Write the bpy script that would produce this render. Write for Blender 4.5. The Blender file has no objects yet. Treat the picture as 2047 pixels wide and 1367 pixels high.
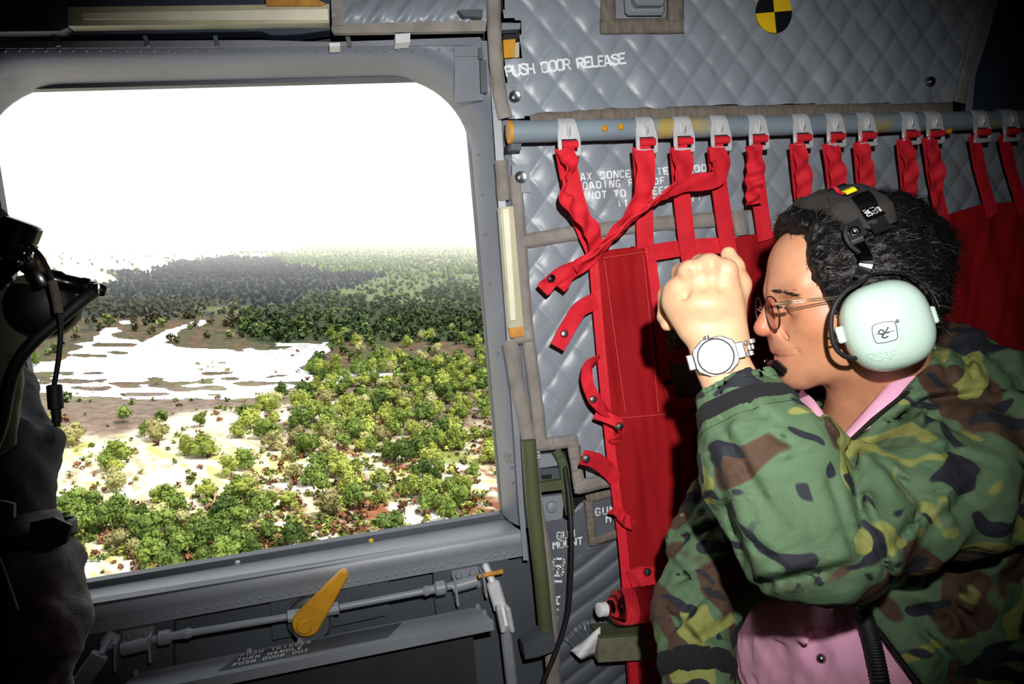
import bpy, bmesh, math, random
import numpy as np
from mathutils import Vector, Matrix

# ------------------------------------------------------------------ camera
F_PX, CX, CY = 1450.0, 1023.5, 683.5
def _n(v):
    v = np.asarray(v, float); return v / np.linalg.norm(v)
_down = _n((1016, 12217, 1450)); _r = np.array((6106, -589, 1450.0))
_X = _n(_r - _r.dot(_down) * _down); _Z = -_down; _Y = np.cross(_Z, _X)
CAMM = np.array([_X, _Y, _Z])              # camera coords (right, down, forward) -> cabin coords
CAM = np.array((0.0, 0.0, 1.25))
def ray(px, py):
    return CAMM @ np.array(((px - CX) / F_PX, (py - CY) / F_PX, 1.0))
def pd(px, py, depth):
    return CAM + depth * ray(px, py)
W = 1.2 * ray(CX, CY)[1]                   # distance of the cabin side wall
def wp(px, py, off=0.0):
    r = ray(px, py); t = (W - off) / r[1]; return CAM + t * r

sc = bpy.context.scene
cam_d = bpy.data.cameras.new('camera'); cam_o = bpy.data.objects.new('camera', cam_d)
sc.collection.objects.link(cam_o)
_m = Matrix.Identity(4)
for _i, _c in enumerate(((1, 0, 0), (0, -1, 0), (0, 0, -1))):
    _v = CAMM @ np.array(_c, float)
    for _j in range(3): _m[_j][_i] = _v[_j]
_m.translation = Vector(CAM)
cam_o.matrix_world = _m
cam_d.sensor_width = 36.0; cam_d.lens = F_PX * 36.0 / 2047.0
cam_d.clip_start = 0.02; cam_d.clip_end = 60000
sc.camera = cam_o

# ------------------------------------------------------------------ world, sun, flash, exposure
sc.view_settings.view_transform = 'Standard'; sc.view_settings.look = 'None'
sc.view_settings.gamma = 1.0; sc.view_settings.use_curve_mapping = False
sc.view_settings.exposure = 0.0
wd = bpy.data.worlds.new('sky'); sc.world = wd; wd.use_nodes = True
_bg = wd.node_tree.nodes['Background']
_bg.inputs[0].default_value = (0.97, 0.985, 1.0, 1); _bg.inputs[1].default_value = 1.5
SUN_E = 7.0
sd = bpy.data.lights.new('sun', 'SUN'); so = bpy.data.objects.new('sun', sd); sc.collection.objects.link(so)
sd.energy = SUN_E; sd.angle = 0.01; sd.color = (1, 0.96, 0.88)
so.location = (0, -3, 60)
so.rotation_euler = Vector((-0.55, 0.42, -0.95)).to_track_quat('-Z', 'Y').to_euler()   # from behind the aircraft, over the right shoulder
fl = bpy.data.lights.new('camera_flash', 'SPOT'); fo = bpy.data.objects.new('camera_flash', fl); sc.collection.objects.link(fo)
fl.energy = 69.0; fl.spot_size = math.radians(79); fl.spot_blend = 1.0; fl.shadow_soft_size = 0.012
fl.color = (1.0, 0.985, 0.96)
FLASH = CAM + CAMM @ np.array((0.07, -0.15, -0.02))
fo.location = FLASH
fo.rotation_euler = Vector(wp(1100, 620) - FLASH).to_track_quat('-Z', 'Y').to_euler()

# ------------------------------------------------------------------ helpers
random.seed(7); RNG = np.random.default_rng(7)
COL = sc.collection
def A(*v): return np.array(v, float)

class MB:
    """collects shapes into one mesh"""
    def __init__(self): self.v = []; self.f = []; self.m = []; self.mi = 0
    def add(self, vs, fs):
        b = len(self.v)
        self.v.extend([tuple(map(float, p)) for p in vs])
        self.f.extend([tuple(b + i for i in f) for f in fs])
        self.m.extend([self.mi] * len(fs)); return self
    def box(self, c, s, R=None):
        c = np.asarray(c, float); h = np.asarray(s, float) / 2
        P = [A(x, y, z) * h for x in (-1, 1) for y in (-1, 1) for z in (-1, 1)]
        if R is not None: P = [R @ p for p in P]
        return self.add([c + p for p in P], [(0, 1, 3, 2), (4, 6, 7, 5), (0, 4, 5, 1), (2, 3, 7, 6), (0, 2, 6, 4), (1, 5, 7, 3)])
    def bbox(self, c, s, r, R=None):
        """box with chamfered edges"""
        c = np.asarray(c, float); h = np.asarray(s, float) / 2; r = min(r, h.min() * .95)
        P = []; idx = {}
        for x in (-1, 1):
            for y in (-1, 1):
                for z in (-1, 1):
                    for a in range(3):
                        q = A(x, y, z) * h; e = A(x, y, z) * r
                        for b in range(3):
                            if b != a: q[b] -= e[b]
                        idx[(x, y, z, a)] = len(P); P.append(q)
        fs = []
        for a in range(3):
            b, d = (a + 1) % 3, (a + 2) % 3
            for s_ in (-1, 1):
                q = []
                for (sb, sd_) in ((-1, -1), (1, -1), (1, 1), (-1, 1)):
                    k = [0, 0, 0]; k[a] = s_; k[b] = sb; k[d] = sd_; q.append(idx[(k[0], k[1], k[2], a)])
                fs.append(tuple(q if s_ > 0 else q[::-1]))
            for sb in (-1, 1):
                for sd_ in (-1, 1):
                    k0 = [0, 0, 0]; k0[a] = -1; k0[b] = sb; k0[d] = sd_; k1 = list(k0); k1[a] = 1
                    q = (idx[(*k0, b)], idx[(*k1, b)], idx[(*k1, d)], idx[(*k0, d)])
                    fs.append(q if sb * sd_ > 0 else q[::-1])
        for x in (-1, 1):
            for y in (-1, 1):
                for z in (-1, 1):
                    t = (idx[(x, y, z, 0)], idx[(x, y, z, 1)], idx[(x, y, z, 2)])
                    fs.append(t if x * y * z > 0 else t[::-1])
        if R is not None: P = [R @ p for p in P]
        return self.add([c + p for p in P], fs)
    def tube(self, pts, r, n=10, cap=True, up=None):
        pts = [np.asarray(p, float) for p in pts]; N = len(pts)
        rr = r if hasattr(r, '__len__') else [r] * N
        T = []
        for i in range(N):
            t = pts[min(i + 1, N - 1)] - pts[max(i - 1, 0)]; T.append(_n(t))
        u = np.asarray(up, float) if up is not None else (A(0, 0, 1) if abs(T[0][2]) < .9 else A(1, 0, 0))
        V = []
        for i in range(N):
            u = u - u.dot(T[i]) * T[i]; u = _n(u); w = np.cross(T[i], u)
            for k in range(n):
                a = 2 * math.pi * k / n
                V.append(pts[i] + rr[i] * (math.cos(a) * u + math.sin(a) * w))
        Fs = []
        for i in range(N - 1):
            for k in range(n):
                Fs.append((i * n + k, i * n + (k + 1) % n, (i + 1) * n + (k + 1) % n, (i + 1) * n + k))
        if cap: Fs.append(tuple(range(n))[::-1]); Fs.append(tuple((N - 1) * n + k for k in range(n)))
        return self.add(V, Fs)
    def lathe(self, c, axis, prof, n=24, squash=None):
        """prof: list of (distance along axis, radius)"""
        c = np.asarray(c, float); ax = _n(axis); u = _n(np.cross(ax, A(0, 0, 1) if abs(ax[2]) < .9 else A(1, 0, 0))); w = np.cross(ax, u)
        V = []; Fs = []
        for (t, r) in prof:
            for k in range(n):
                a = 2 * math.pi * k / n
                V.append(c + ax * t + max(r, 1e-5) * (math.cos(a) * u + math.sin(a) * w))
        for i in range(len(prof) - 1):
            for k in range(n):
                Fs.append((i * n + k, i * n + (k + 1) % n, (i + 1) * n + (k + 1) % n, (i + 1) * n + k))
        Fs.append(tuple(range(n))[::-1]); Fs.append(tuple((len(prof) - 1) * n + k for k in range(n)))
        return self.add(V, Fs)
    def prism(self, poly, d, flip=False):
        """planar polygon of 3D points extruded by vector d"""
        P = [np.asarray(p, float) for p in poly]; n = len(P); d = np.asarray(d, float)
        return self.add(P + [p + d for p in P], [tuple(range(n))[::-1], tuple(range(n, 2 * n))] + [(i, (i + 1) % n, n + (i + 1) % n, n + i) for i in range(n)])
    def strip(self, pts, wid, th, nrm, tw=None):
        """flat band along a polyline: width vectors wid[i], thickness th along normals nrm[i]"""
        N = len(pts); V = []; Fs = []
        for i in range(N):
            p = np.asarray(pts[i], float); w_ = np.asarray(wid[i] if not np.isscalar(wid[0]) else wid, float) / 2
            nn = np.asarray(nrm[i], float) * th / 2
            V += [p - w_ - nn, p + w_ - nn, p + w_ + nn, p - w_ + nn]
        for i in range(N - 1):
            for k in range(4):
                Fs.append((4 * i + k, 4 * i + (k + 1) % 4, 4 * i + 4 + (k + 1) % 4, 4 * i + 4 + k))
        Fs.append((3, 2, 1, 0)); b = 4 * (N - 1); Fs.append((b, b + 1, b + 2, b + 3))
        return self.add(V, Fs)
    def grid(self, P):
        """P[i][j] 3D points -> quads"""
        P = np.asarray(P, float); a, b = P.shape[:2]
        idx = np.arange(a * b).reshape(a, b)
        q = np.stack([idx[:-1, :-1], idx[1:, :-1], idx[1:, 1:], idx[:-1, 1:]], -1).reshape(-1, 4)
        return self.add(P.reshape(-1, 3), q.tolist())

def fixn(me):
    bm = bmesh.new(); bm.from_mesh(me); bmesh.ops.recalc_face_normals(bm, faces=bm.faces); bm.to_mesh(me); bm.free()

def obj(name, mb, mats, parent=None, smooth=False, loc=None, fix=True):
    me = bpy.data.meshes.new(name)
    o0 = np.array(parent['_loc']) if parent is not None and '_loc' in parent else (np.asarray(loc, float) if loc is not None else None)
    V = np.array(mb.v) if len(mb.v) else np.zeros((0, 3))
    if o0 is not None: V = V - o0
    me.from_pydata(V.tolist(), [], mb.f)
    if not isinstance(mats, (list, tuple)): mats = [mats]
    for m in mats: me.materials.append(M[m])
    if max(mb.m, default=0) > 0: me.polygons.foreach_set('material_index', mb.m)
    if fix: fixn(me)
    if smooth is True: me.polygons.foreach_set('use_smooth', [True] * len(me.polygons))
    elif smooth: me.shade_smooth_by_angle(smooth) if hasattr(me, 'shade_smooth_by_angle') else None
    if smooth and smooth is not True:
        me.polygons.foreach_set('use_smooth', [True] * len(me.polygons))
        try: me.set_sharp_from_angle(angle=smooth)
        except Exception: pass
    o = bpy.data.objects.new(name, me); COL.objects.link(o)
    if parent is not None:
        o.parent = parent
        o['_loc'] = list(o0) if o0 is not None else [0., 0., 0.]
    else:
        if o0 is not None: o.location = o0
        o['_loc'] = list(o0) if o0 is not None else [0., 0., 0.]
    return o
def tag(o, label, cat, group=None, kind=None):
    if label: o['label'] = label
    if cat: o['category'] = cat
    if group: o['group'] = group
    if kind: o['kind'] = kind
    return o
def thing(name, label, cat, loc, group=None, kind=None):
    o = bpy.data.objects.new(name, None); COL.objects.link(o); o.location = loc; o.empty_display_size = .02
    o['_loc'] = [float(c) for c in loc]
    return tag(o, label, cat, group, kind)
SM = math.radians(40)

def nrm_arr(v): return v / (np.linalg.norm(v, axis=-1, keepdims=True) + 1e-12)
def smooth_path(pts, n=8):
    """Catmull-Rom through the points"""
    P = [np.asarray(p, float) for p in pts]; P = [2 * P[0] - P[1]] + P + [2 * P[-1] - P[-2]]
    out = []
    for i in range(1, len(P) - 2):
        for k in range(n):
            t = k / n
            out.append(.5 * (2 * P[i] + (P[i + 1] - P[i - 1]) * t + (2 * P[i - 1] - 5 * P[i] + 4 * P[i + 1] - P[i + 2]) * t * t + (3 * P[i] - P[i - 1] - 3 * P[i + 1] + P[i + 2]) * t ** 3))
    out.append(P[-2]); return out

# cheap smooth pseudo-noise in numpy
class SN:
    def __init__(self, seed, scale, n=7):
        r = np.random.default_rng(seed); d = nrm_arr(r.normal(size=(n, 3))); self.k = d * (2 * math.pi / scale) * r.uniform(.55, 1.5, (n, 1)); self.p = r.uniform(0, 6.28, n); self.n = n
    def __call__(self, P):
        a = np.asarray(P) @ self.k.T + self.p
        return np.sin(a + 1.3 * np.sin(a[..., ::-1] * .7)).sum(-1) / math.sqrt(self.n)

# ------------------------------------------------------------------ signed-distance modelling
def sd_sphere(P, c, r): return np.linalg.norm(P - c, axis=1) - r
def sd_ell(P, c, r, R=None):
    q = P - c
    if R is not None: q = q @ R
    r = np.asarray(r, float); k0 = np.linalg.norm(q / r, axis=1); k1 = np.linalg.norm(q / (r * r), axis=1) + 1e-9
    return k0 * (k0 - 1) / k1
def sd_cap(P, a, b, ra, rb=None):
    rb = ra if rb is None else rb
    a = np.asarray(a, float); b = np.asarray(b, float); ba = b - a
    h = np.clip((P - a) @ ba / ba.dot(ba), 0, 1)
    return np.linalg.norm(P - a - h[:, None] * ba, axis=1) - (ra + (rb - ra) * h)
def sd_box(P, c, h, r=0., R=None):
    q = P - c
    if R is not None: q = q @ R
    q = np.abs(q) - (np.asarray(h, float) - r)
    return np.linalg.norm(np.maximum(q, 0), axis=1) + np.minimum(q.max(axis=1), 0) - r
def smin(a, b, k):
    h = np.clip(.5 + .5 * (b - a) / k, 0, 1); return b * (1 - h) + a * h - k * h * (1 - h)
def smax(a, b, k): return -smin(-a, -b, k)

def sdf_mesh(fn, lo, hi, res, margin=1.7, B=8):
    lo = np.asarray(lo, float); hi = np.asarray(hi, float)
    nb = np.ceil((hi - lo) / (res * B)).astype(int); n = nb * B
    D = np.empty(n, np.float32)
    gi = np.stack(np.meshgrid(*[np.arange(k) for k in nb], indexing='ij'), -1).reshape(-1, 3)
    cen = lo + (gi * B + (B - 1) / 2) * res
    dc = np.concatenate([fn(c) for c in np.array_split(cen, max(1, len(cen) // 200000))])
    act = np.abs(dc) < res * B * .87 * margin
    Db = D.reshape(nb[0], B, nb[1], B, nb[2], B)
    for s in (-1, 1):
        g = gi[(~act) & (np.sign(dc) == s)]; Db[g[:, 0], :, g[:, 1], :, g[:, 2], :] = s
    off = np.stack(np.meshgrid(*[np.arange(B)] * 3, indexing='ij'), -1).reshape(-1, 3)
    ga = gi[act]
    for ch in np.array_split(ga, max(1, len(ga) // 400)):
        if not len(ch): continue
        P = (lo + (ch[:, None, :] * B + off[None]) * res).reshape(-1, 3)
        v = fn(P).reshape(len(ch), B, B, B)
        Db[ch[:, 0], :, ch[:, 1], :, ch[:, 2], :] = v
    S = D < 0
    cnt = np.zeros(tuple(k - 1 for k in n), np.int8)
    sl = lambda a, m: slice(a, a + m - 1)
    for dx in (0, 1):
        for dy in (0, 1):
            for dz in (0, 1): cnt += S[sl(dx, n[0]), sl(dy, n[1]), sl(dz, n[2])]
    ci = np.argwhere((cnt > 0) & (cnt < 8))
    cid = np.full(cnt.shape, -1, np.int32); cid[ci[:, 0], ci[:, 1], ci[:, 2]] = np.arange(len(ci))
    acc = np.zeros((len(ci), 3)); w = np.zeros(len(ci))
    cor = [(x, y, z) for x in (0, 1) for y in (0, 1) for z in (0, 1)]
    dv = {c: D[ci[:, 0] + c[0], ci[:, 1] + c[1], ci[:, 2] + c[2]].astype(float) for c in cor}
    for a in cor:
        for ax in range(3):
            if a[ax] == 0:
                b = list(a); b[ax] = 1; b = tuple(b); da, db = dv[a], dv[b]
                m = (da < 0) != (db < 0); t = np.where(m, da / np.where(m, da - db, 1), 0)
                p = np.array(a, float)[None] + t[:, None] * (np.array(b) - np.array(a)); acc[m] += p[m]; w[m] += 1
    V = lo + (ci + acc / w[:, None]) * res
    quads = []
    for ax in range(3):
        b, c = (ax + 1) % 3, (ax + 2) % 3
        s0 = [slice(1, None)] * 3; s0[ax] = slice(0, -1); s1 = list(s0); s1[ax] = slice(1, None)
        a0, a1 = S[tuple(s0)], S[tuple(s1)]
        e = np.argwhere(a0 != a1)
        if not len(e): continue
        fl_ = a0[e[:, 0], e[:, 1], e[:, 2]]
        base = e + 1; base[:, ax] -= 1
        def cell(ob, oc):
            q = base.copy(); q[:, b] -= ob; q[:, c] -= oc
            ok = np.all((q >= 0) & (q < np.array(cnt.shape)), axis=1); q = np.clip(q, 0, np.array(cnt.shape) - 1)
            r = cid[q[:, 0], q[:, 1], q[:, 2]]; r[~ok] = -1; return r
        Q = np.stack([cell(1, 1), cell(0, 1), cell(0, 0), cell(1, 0)], 1)
        Q[~fl_] = Q[~fl_][:, ::-1]; quads.append(Q[(Q >= 0).all(1)])
    return V, np.concatenate(quads)

def np_obj(name, V, Q, mats, parent=None, smooth=True, col=None, fix=False):
    """mesh object from numpy arrays, optional point colours"""
    me = bpy.data.meshes.new(name)
    o0 = np.array(parent['_loc']) if parent is not None else np.zeros(3)
    V = np.asarray(V, float) - o0; Q = np.asarray(Q, np.int32); k = Q.shape[1]
    me.vertices.add(len(V)); me.vertices.foreach_set('co', V.astype(np.float32).ravel())
    me.loops.add(Q.size); me.loops.foreach_set('vertex_index', Q.ravel())
    me.polygons.add(len(Q)); me.polygons.foreach_set('loop_start', np.arange(0, Q.size, k, dtype=np.int32))
    me.update(calc_edges=True); me.validate()
    if smooth: me.polygons.foreach_set('use_smooth', [True] * len(me.polygons))
    if not isinstance(mats, (list, tuple)): mats = [mats]
    for m in mats: me.materials.append(M[m])
    if col is not None:
        at = me.color_attributes.new('Col', 'FLOAT_COLOR', 'POINT')
        c4 = np.ones((len(V), 4), np.float32); c4[:, :3] = col; at.data.foreach_set('color', c4.ravel())
    if fix: fixn(me)
    o = bpy.data.objects.new(name, me); COL.objects.link(o)
    if parent is not None: o.parent = parent
    o['_loc'] = [float(c) for c in o0]
    return o

from mathutils.bvhtree import BVHTree
def mkbvh(V, Q): return BVHTree.FromPolygons([tuple(v) for v in V.tolist()], [tuple(q) for q in Q.tolist()])
_fwd = CAMM @ A(0, 0, 1)
def bdepth(bvh, px, py, default=1.0):
    """camera depth at which this direction meets the surface"""
    r = ray(px, py); h = bvh.ray_cast(Vector(CAM), Vector(_n(r)))
    return default if h[0] is None else float((np.array(h[0]) - CAM) @ _fwd)
def bcast(bvh, o, d, far=.3, default=.05):
    """distance from o along d to the outer surface, shooting inwards"""
    d = _n(d); h = bvh.ray_cast(Vector(o + d * far), Vector(-d), far)
    return default if h[0] is None else float((np.array(h[0]) - o) @ d)
# ------------------------------------------------------------------ materials
M = {}
def lin(r, g, b):
    f = lambda c: (c / 255 / 12.92) if c / 255 <= .04045 else ((c / 255 + .055) / 1.055) ** 2.4
    return (f(r), f(g), f(b))
def mat(name, base, rough=.5, metal=0., var=.12, vs=14., bump=0., bs=120., spec=.5, coat=0., sheen=0., attr=False, trans=0., sss=0., wear=None, stretch=None, detail=4.):
    m = bpy.data.materials.new(name); m.use_nodes = True; M[name] = m
    nt = m.node_tree; N = nt.nodes; L = nt.links; b = N['Principled BSDF']
    tc = N.new('ShaderNodeTexCoord'); src = tc.outputs['Object']
    if stretch:
        mp = N.new('ShaderNodeMapping'); mp.inputs['Scale'].default_value = stretch; L.new(src, mp.inputs['Vector']); src = mp.outputs[0]
    nz = N.new('ShaderNodeTexNoise'); nz.inputs['Scale'].default_value = vs; nz.inputs['Detail'].default_value = detail; L.new(src, nz.inputs['Vector'])
    mx = N.new('ShaderNodeMix'); mx.data_type = 'RGBA'
    if attr:
        at = N.new('ShaderNodeAttribute'); at.attribute_name = 'Col'
        mr = N.new('ShaderNodeMapRange'); mr.inputs[1].default_value = .25; mr.inputs[2].default_value = .75; mr.inputs[3].default_value = 1 - var; mr.inputs[4].default_value = 1 + var
        L.new(nz.outputs['Fac'], mr.inputs[0])
        mx.blend_type = 'MULTIPLY'; mx.inputs[0].default_value = 1; L.new(at.outputs['Color'], mx.inputs[6]); L.new(mr.outputs[0], mx.inputs[7])
    else:
        cr = N.new('ShaderNodeMapRange'); cr.inputs[1].default_value = .3; cr.inputs[2].default_value = .7; L.new(nz.outputs['Fac'], cr.inputs[0])
        L.new(cr.outputs[0], mx.inputs[0])
        mx.inputs[6].default_value = (*[c * (1 - var) for c in base], 1); mx.inputs[7].default_value = (*[min(1, c * (1 + var)) for c in base], 1)
    out = mx.outputs[2]
    if wear:                                      # (colour, noise scale, threshold): worn or stained patches
        n2 = N.new('ShaderNodeTexNoise'); n2.inputs['Scale'].default_value = wear[1]; n2.inputs['Detail'].default_value = 5; L.new(src, n2.inputs['Vector'])
        r2 = N.new('ShaderNodeMapRange'); r2.inputs[1].default_value = wear[2]; r2.inputs[2].default_value = wear[2] + .06; L.new(n2.outputs['Fac'], r2.inputs[0])
        m2 = N.new('ShaderNodeMix'); m2.data_type = 'RGBA'; L.new(r2.outputs[0], m2.inputs[0]); L.new(out, m2.inputs[6]); m2.inputs[7].default_value = (*wear[0], 1); out = m2.outputs[2]
    L.new(out, b.inputs['Base Color'])
    b.inputs['Roughness'].default_value = rough; b.inputs['Metallic'].default_value = metal
    b.inputs['Specular IOR Level'].default_value = spec; b.inputs['Coat Weight'].default_value = coat; b.inputs['Coat Roughness'].default_value = .12
    b.inputs['Sheen Weight'].default_value = sheen; b.inputs['Transmission Weight'].default_value = trans
    if sss: b.inputs['Subsurface Weight'].default_value = sss; b.inputs['Subsurface Radius'].default_value = (.008, .003, .0015); b.inputs['Subsurface Scale'].default_value = 1.0
    if bump:
        n3 = N.new('ShaderNodeTexNoise'); n3.inputs['Scale'].default_value = bs; n3.inputs['Detail'].default_value = 3; L.new(src, n3.inputs['Vector'])
        bp = N.new('ShaderNodeBump'); bp.inputs['Strength'].default_value = bump; bp.inputs['Distance'].default_value = .002; L.new(n3.outputs['Fac'], bp.inputs['Height']); L.new(bp.outputs[0], b.inputs['Normal'])
    return m

mat('grey_paint', lin(128, 133, 140), .42, var=.1, vs=9, bump=.12, bs=160)
mat('grey_paint_dark', lin(72, 77, 83), .5, var=.15, vs=8, bump=.15, bs=120)
mat('frame_paint', lin(112, 116, 126), .45, var=.14, vs=7, bump=.1, bs=90, wear=(lin(96, 97, 102), 9, .66))
mat('cabin_dark', lin(40, 43, 46), .8, var=.2)
mat('navy_panel', lin(40, 52, 70), .7, var=.2)
mat('alu', lin(205, 207, 210), .38, metal=.25, var=.1, vs=40, bump=.05, bs=300)
mat('steel', lin(150, 152, 156), .3, metal=1., var=.12, vs=50)
mat('vinyl', lin(132, 140, 149), .40, var=.07, vs=5, bump=.25, bs=45, spec=.55)
mat('vinyl_dark', lin(84, 90, 98), .5, var=.1, vs=5, bump=.2, bs=45)
mat('binding', lin(134, 128, 122), .85, var=.2, vs=30, bump=.5, bs=110)
mat('binding_brown', lin(112, 102, 93), .9, var=.25, vs=45, bump=.6, bs=140, stretch=(3, 1, 1))
mat('stencil', lin(228, 232, 235), .6, var=.12, vs=60)
mat('rail_paint', lin(126, 140, 150), .36, var=.1, vs=12, wear=(lin(170, 150, 88), 5.5, .58), stretch=(1, 1, 1))
mat('red_web', lin(214, 36, 50), .72, var=.12, vs=30, bump=.35, bs=420, sheen=.0, spec=.25)
mat('red_cloth', lin(154, 15, 23), .8, var=.08, vs=12, bump=.3, bs=350, spec=.2)
mat('red_seam', lin(205, 60, 60), .8, var=.1)
mat('yellow', lin(232, 190, 20), .5, var=.06)
mat('yellow_worn', lin(196, 140, 24), .5, var=.12, vs=30, bump=.1, bs=150, wear=(lin(150, 104, 30), 40, .68))
mat('black', lin(14, 14, 15), .5, var=.1)
mat('black_gloss', lin(10, 10, 11), .22, var=.1)
mat('black_rubber', lin(20, 20, 21), .6, var=.15, vs=60)
mat('velcro', lin(24, 24, 27), .95, var=.8, vs=900, bump=1., bs=900, detail=1)
mat('lamp_strip', lin(226, 220, 198), .35, var=.06, vs=30, stretch=(1, 1, 1))
mat('strip_housing', lin(176, 172, 142), .4, var=.15, vs=20)
mat('orange_rust', lin(186, 128, 40), .6, var=.3, vs=60)
mat('olive', lin(72, 80, 52), .7, var=.15, vs=12)
mat('olive_cloth', lin(112, 112, 90), .95, var=.16, vs=60, bump=.5, bs=400)
mat('green_tube', lin(82, 88, 60), .5, var=.2, vs=10, wear=(lin(120, 86, 58), 14, .64))
mat('white_plastic', lin(232, 234, 236), .4, var=.04)
mat('chrome', lin(225, 226, 230), .1, metal=1., var=.03)
mat('lens_white', lin(245, 245, 240), .2, var=.02)

# ------------------------------------------------------------------ cabin shell
FLOOR = 0.0; XL, XR, YB, ZT = -2.3, 2.7, -1.15, 2.15
WX0, WX1, WZ0, WZ1 = -0.455, 0.2325, 0.812, 1.538      # the open hatch in the side wall
YO = W + 0.105                                          # outer skin
def struct(name, mb, m, **k): return tag(obj(name, mb, m, **k), None, None, kind='structure')
b = MB()
for (x0, x1, z0, z1) in ((XL, WX0 - .02, FLOOR, ZT), (WX1 + .02, XR, FLOOR, ZT), (WX0 - .02, WX1 + .02, WZ1 + .02, ZT), (WX0 - .02, WX1 + .02, FLOOR, WZ0 - .03)):
    b.box(((x0 + x1) / 2, YO + .01, (z0 + z1) / 2), (x1 - x0, .02, z1 - z0))
wall_front = struct('wall_front', b, 'grey_paint_dark')
struct('wall_back', MB().box(((XL + XR) / 2, YB - .01, ZT / 2), (XR - XL, .02, ZT)), 'cabin_dark')
struct('wall_left', MB().box((XL - .01, (YB + YO) / 2, ZT / 2), (.02, YO - YB + .02, ZT)), 'cabin_dark')
struct('wall_right', MB().box((XR + .01, (YB + YO) / 2, ZT / 2), (.02, YO - YB + .02, ZT)), 'cabin_dark')
struct('floor', MB().box(((XL + XR) / 2, (YB + YO) / 2, FLOOR - .01), (XR - XL + .04, YO - YB + .04, .02)), 'cabin_dark')
struct('ceiling', MB().box(((XL + XR) / 2, (YB + YO) / 2, ZT + .01), (XR - XL + .04, YO - YB + .04, .02)), 'cabin_dark')

# ------------------------------------------------------------------ the country below
HZ = 478.0; ALT = 80.0
_g = _n(CAMM @ A(0, -1, (HZ - CY) / F_PX)); _gf = CAMM @ A(0, 0, 1); _gf = _n(_gf - _gf.dot(_g) * _g); _gr = np.cross(_gf, _g)
GM = np.stack([_gr, _gf, _g], 1)                        # ground frame (right, away, up) -> cabin frame
G0 = CAM - ALT * _g
def gp(px, py):
    """points of the ground under image directions, as (right, away)"""
    px = np.asarray(px, float); py = np.asarray(py, float)
    c = np.stack([(px - CX) / F_PX, (py - CY) / F_PX, np.ones_like(px)], -1) @ CAMM.T
    t = -ALT / (c @ _g); q = c * t[..., None] + ALT * _g
    return np.stack([q @ _gr, q @ _gf], -1)
def gw(ab, h=0.): return G0 + ab[..., :1] * _gr + ab[..., 1:2] * _gf + np.asarray(h)[..., None] * _g if np.ndim(h) else G0 + ab[..., :1] * _gr + ab[..., 1:2] * _gf + h * _g

def inpoly(px, py, poly):
    r = np.zeros(np.shape(px), bool); n = len(poly)
    for i in range(n):
        x0, y0 = poly[i]; x1, y1 = poly[(i + 1) % n]
        if y0 == y1: continue
        c = ((y0 > py) != (y1 > py)) & (px < (x1 - x0) * (py - y0) / (y1 - y0) + x0); r ^= c
    return r
WATER = [[(40, 745), (120, 712), (150, 690), (215, 655), (245, 650), (235, 668), (300, 665), (275, 682), (200, 690), (330, 690), (420, 700), (520, 690), (600, 688), (672, 680), (660, 700), (590, 730), (640, 760), (560, 790), (430, 800), (300, 796), (180, 790), (60, 785), (-100, 800), (-100, 760)],
         [(255, 700), (330, 662), (380, 645), (412, 638), (405, 648), (360, 662), (330, 690), (290, 705)],
         [(520, 712), (600, 690), (668, 684), (640, 712), (560, 726)],
         [(640, 760), (700, 745), (790, 735), (800, 748), (730, 765), (660, 775)],
         [(820, 930), (880, 925), (900, 940), (840, 945)]]
CLOUD_SHADE = [(140, 600), (190, 566), (300, 536), (420, 520), (560, 525), (640, 545), (745, 560), (720, 580), (560, 605), (420, 615), (300, 640), (150, 660)]  # band of cloud shadow, painted into ground and tree colours
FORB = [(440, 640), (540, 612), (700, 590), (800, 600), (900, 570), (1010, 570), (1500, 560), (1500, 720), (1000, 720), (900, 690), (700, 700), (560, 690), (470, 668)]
HAZE_GLARE = [(-900, 478), (620, 478), (560, 508), (430, 517), (300, 533), (190, 562), (100, 592), (-900, 660)]  # hazy white glare at far left, painted as near-bare pale ground
n1, n2, n3 = SN(3, 1.0, 9), SN(5, .35, 9), SN(9, 2.6, 9)
def inarea(px, py, poly):
    q = np.stack([px / 90, py / 22, 0 * px], -1); return inpoly(px + 30 * n3(q * 2), py + 9 * n3(q * 3 + 5) + 4 * n1(q), poly)
def pixn(px, py, s, f):
    """blotchy noise, flattened the way the ground is"""
    k = 14 + 60 * np.clip((py - HZ) / 700, 0, 1.2)
    return f(np.stack([px / (k * 2.2) * s, np.log(np.maximum(py - HZ, 2)) * 9 * s, 0 * px], -1))
def sstep(a, b, x): t = np.clip((x - a) / (b - a), 0, 1); return t * t * (3 - 2 * t)
def mixc(c, d, t): return c * (1 - t[..., None]) + np.asarray(d) * t[..., None]
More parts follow.
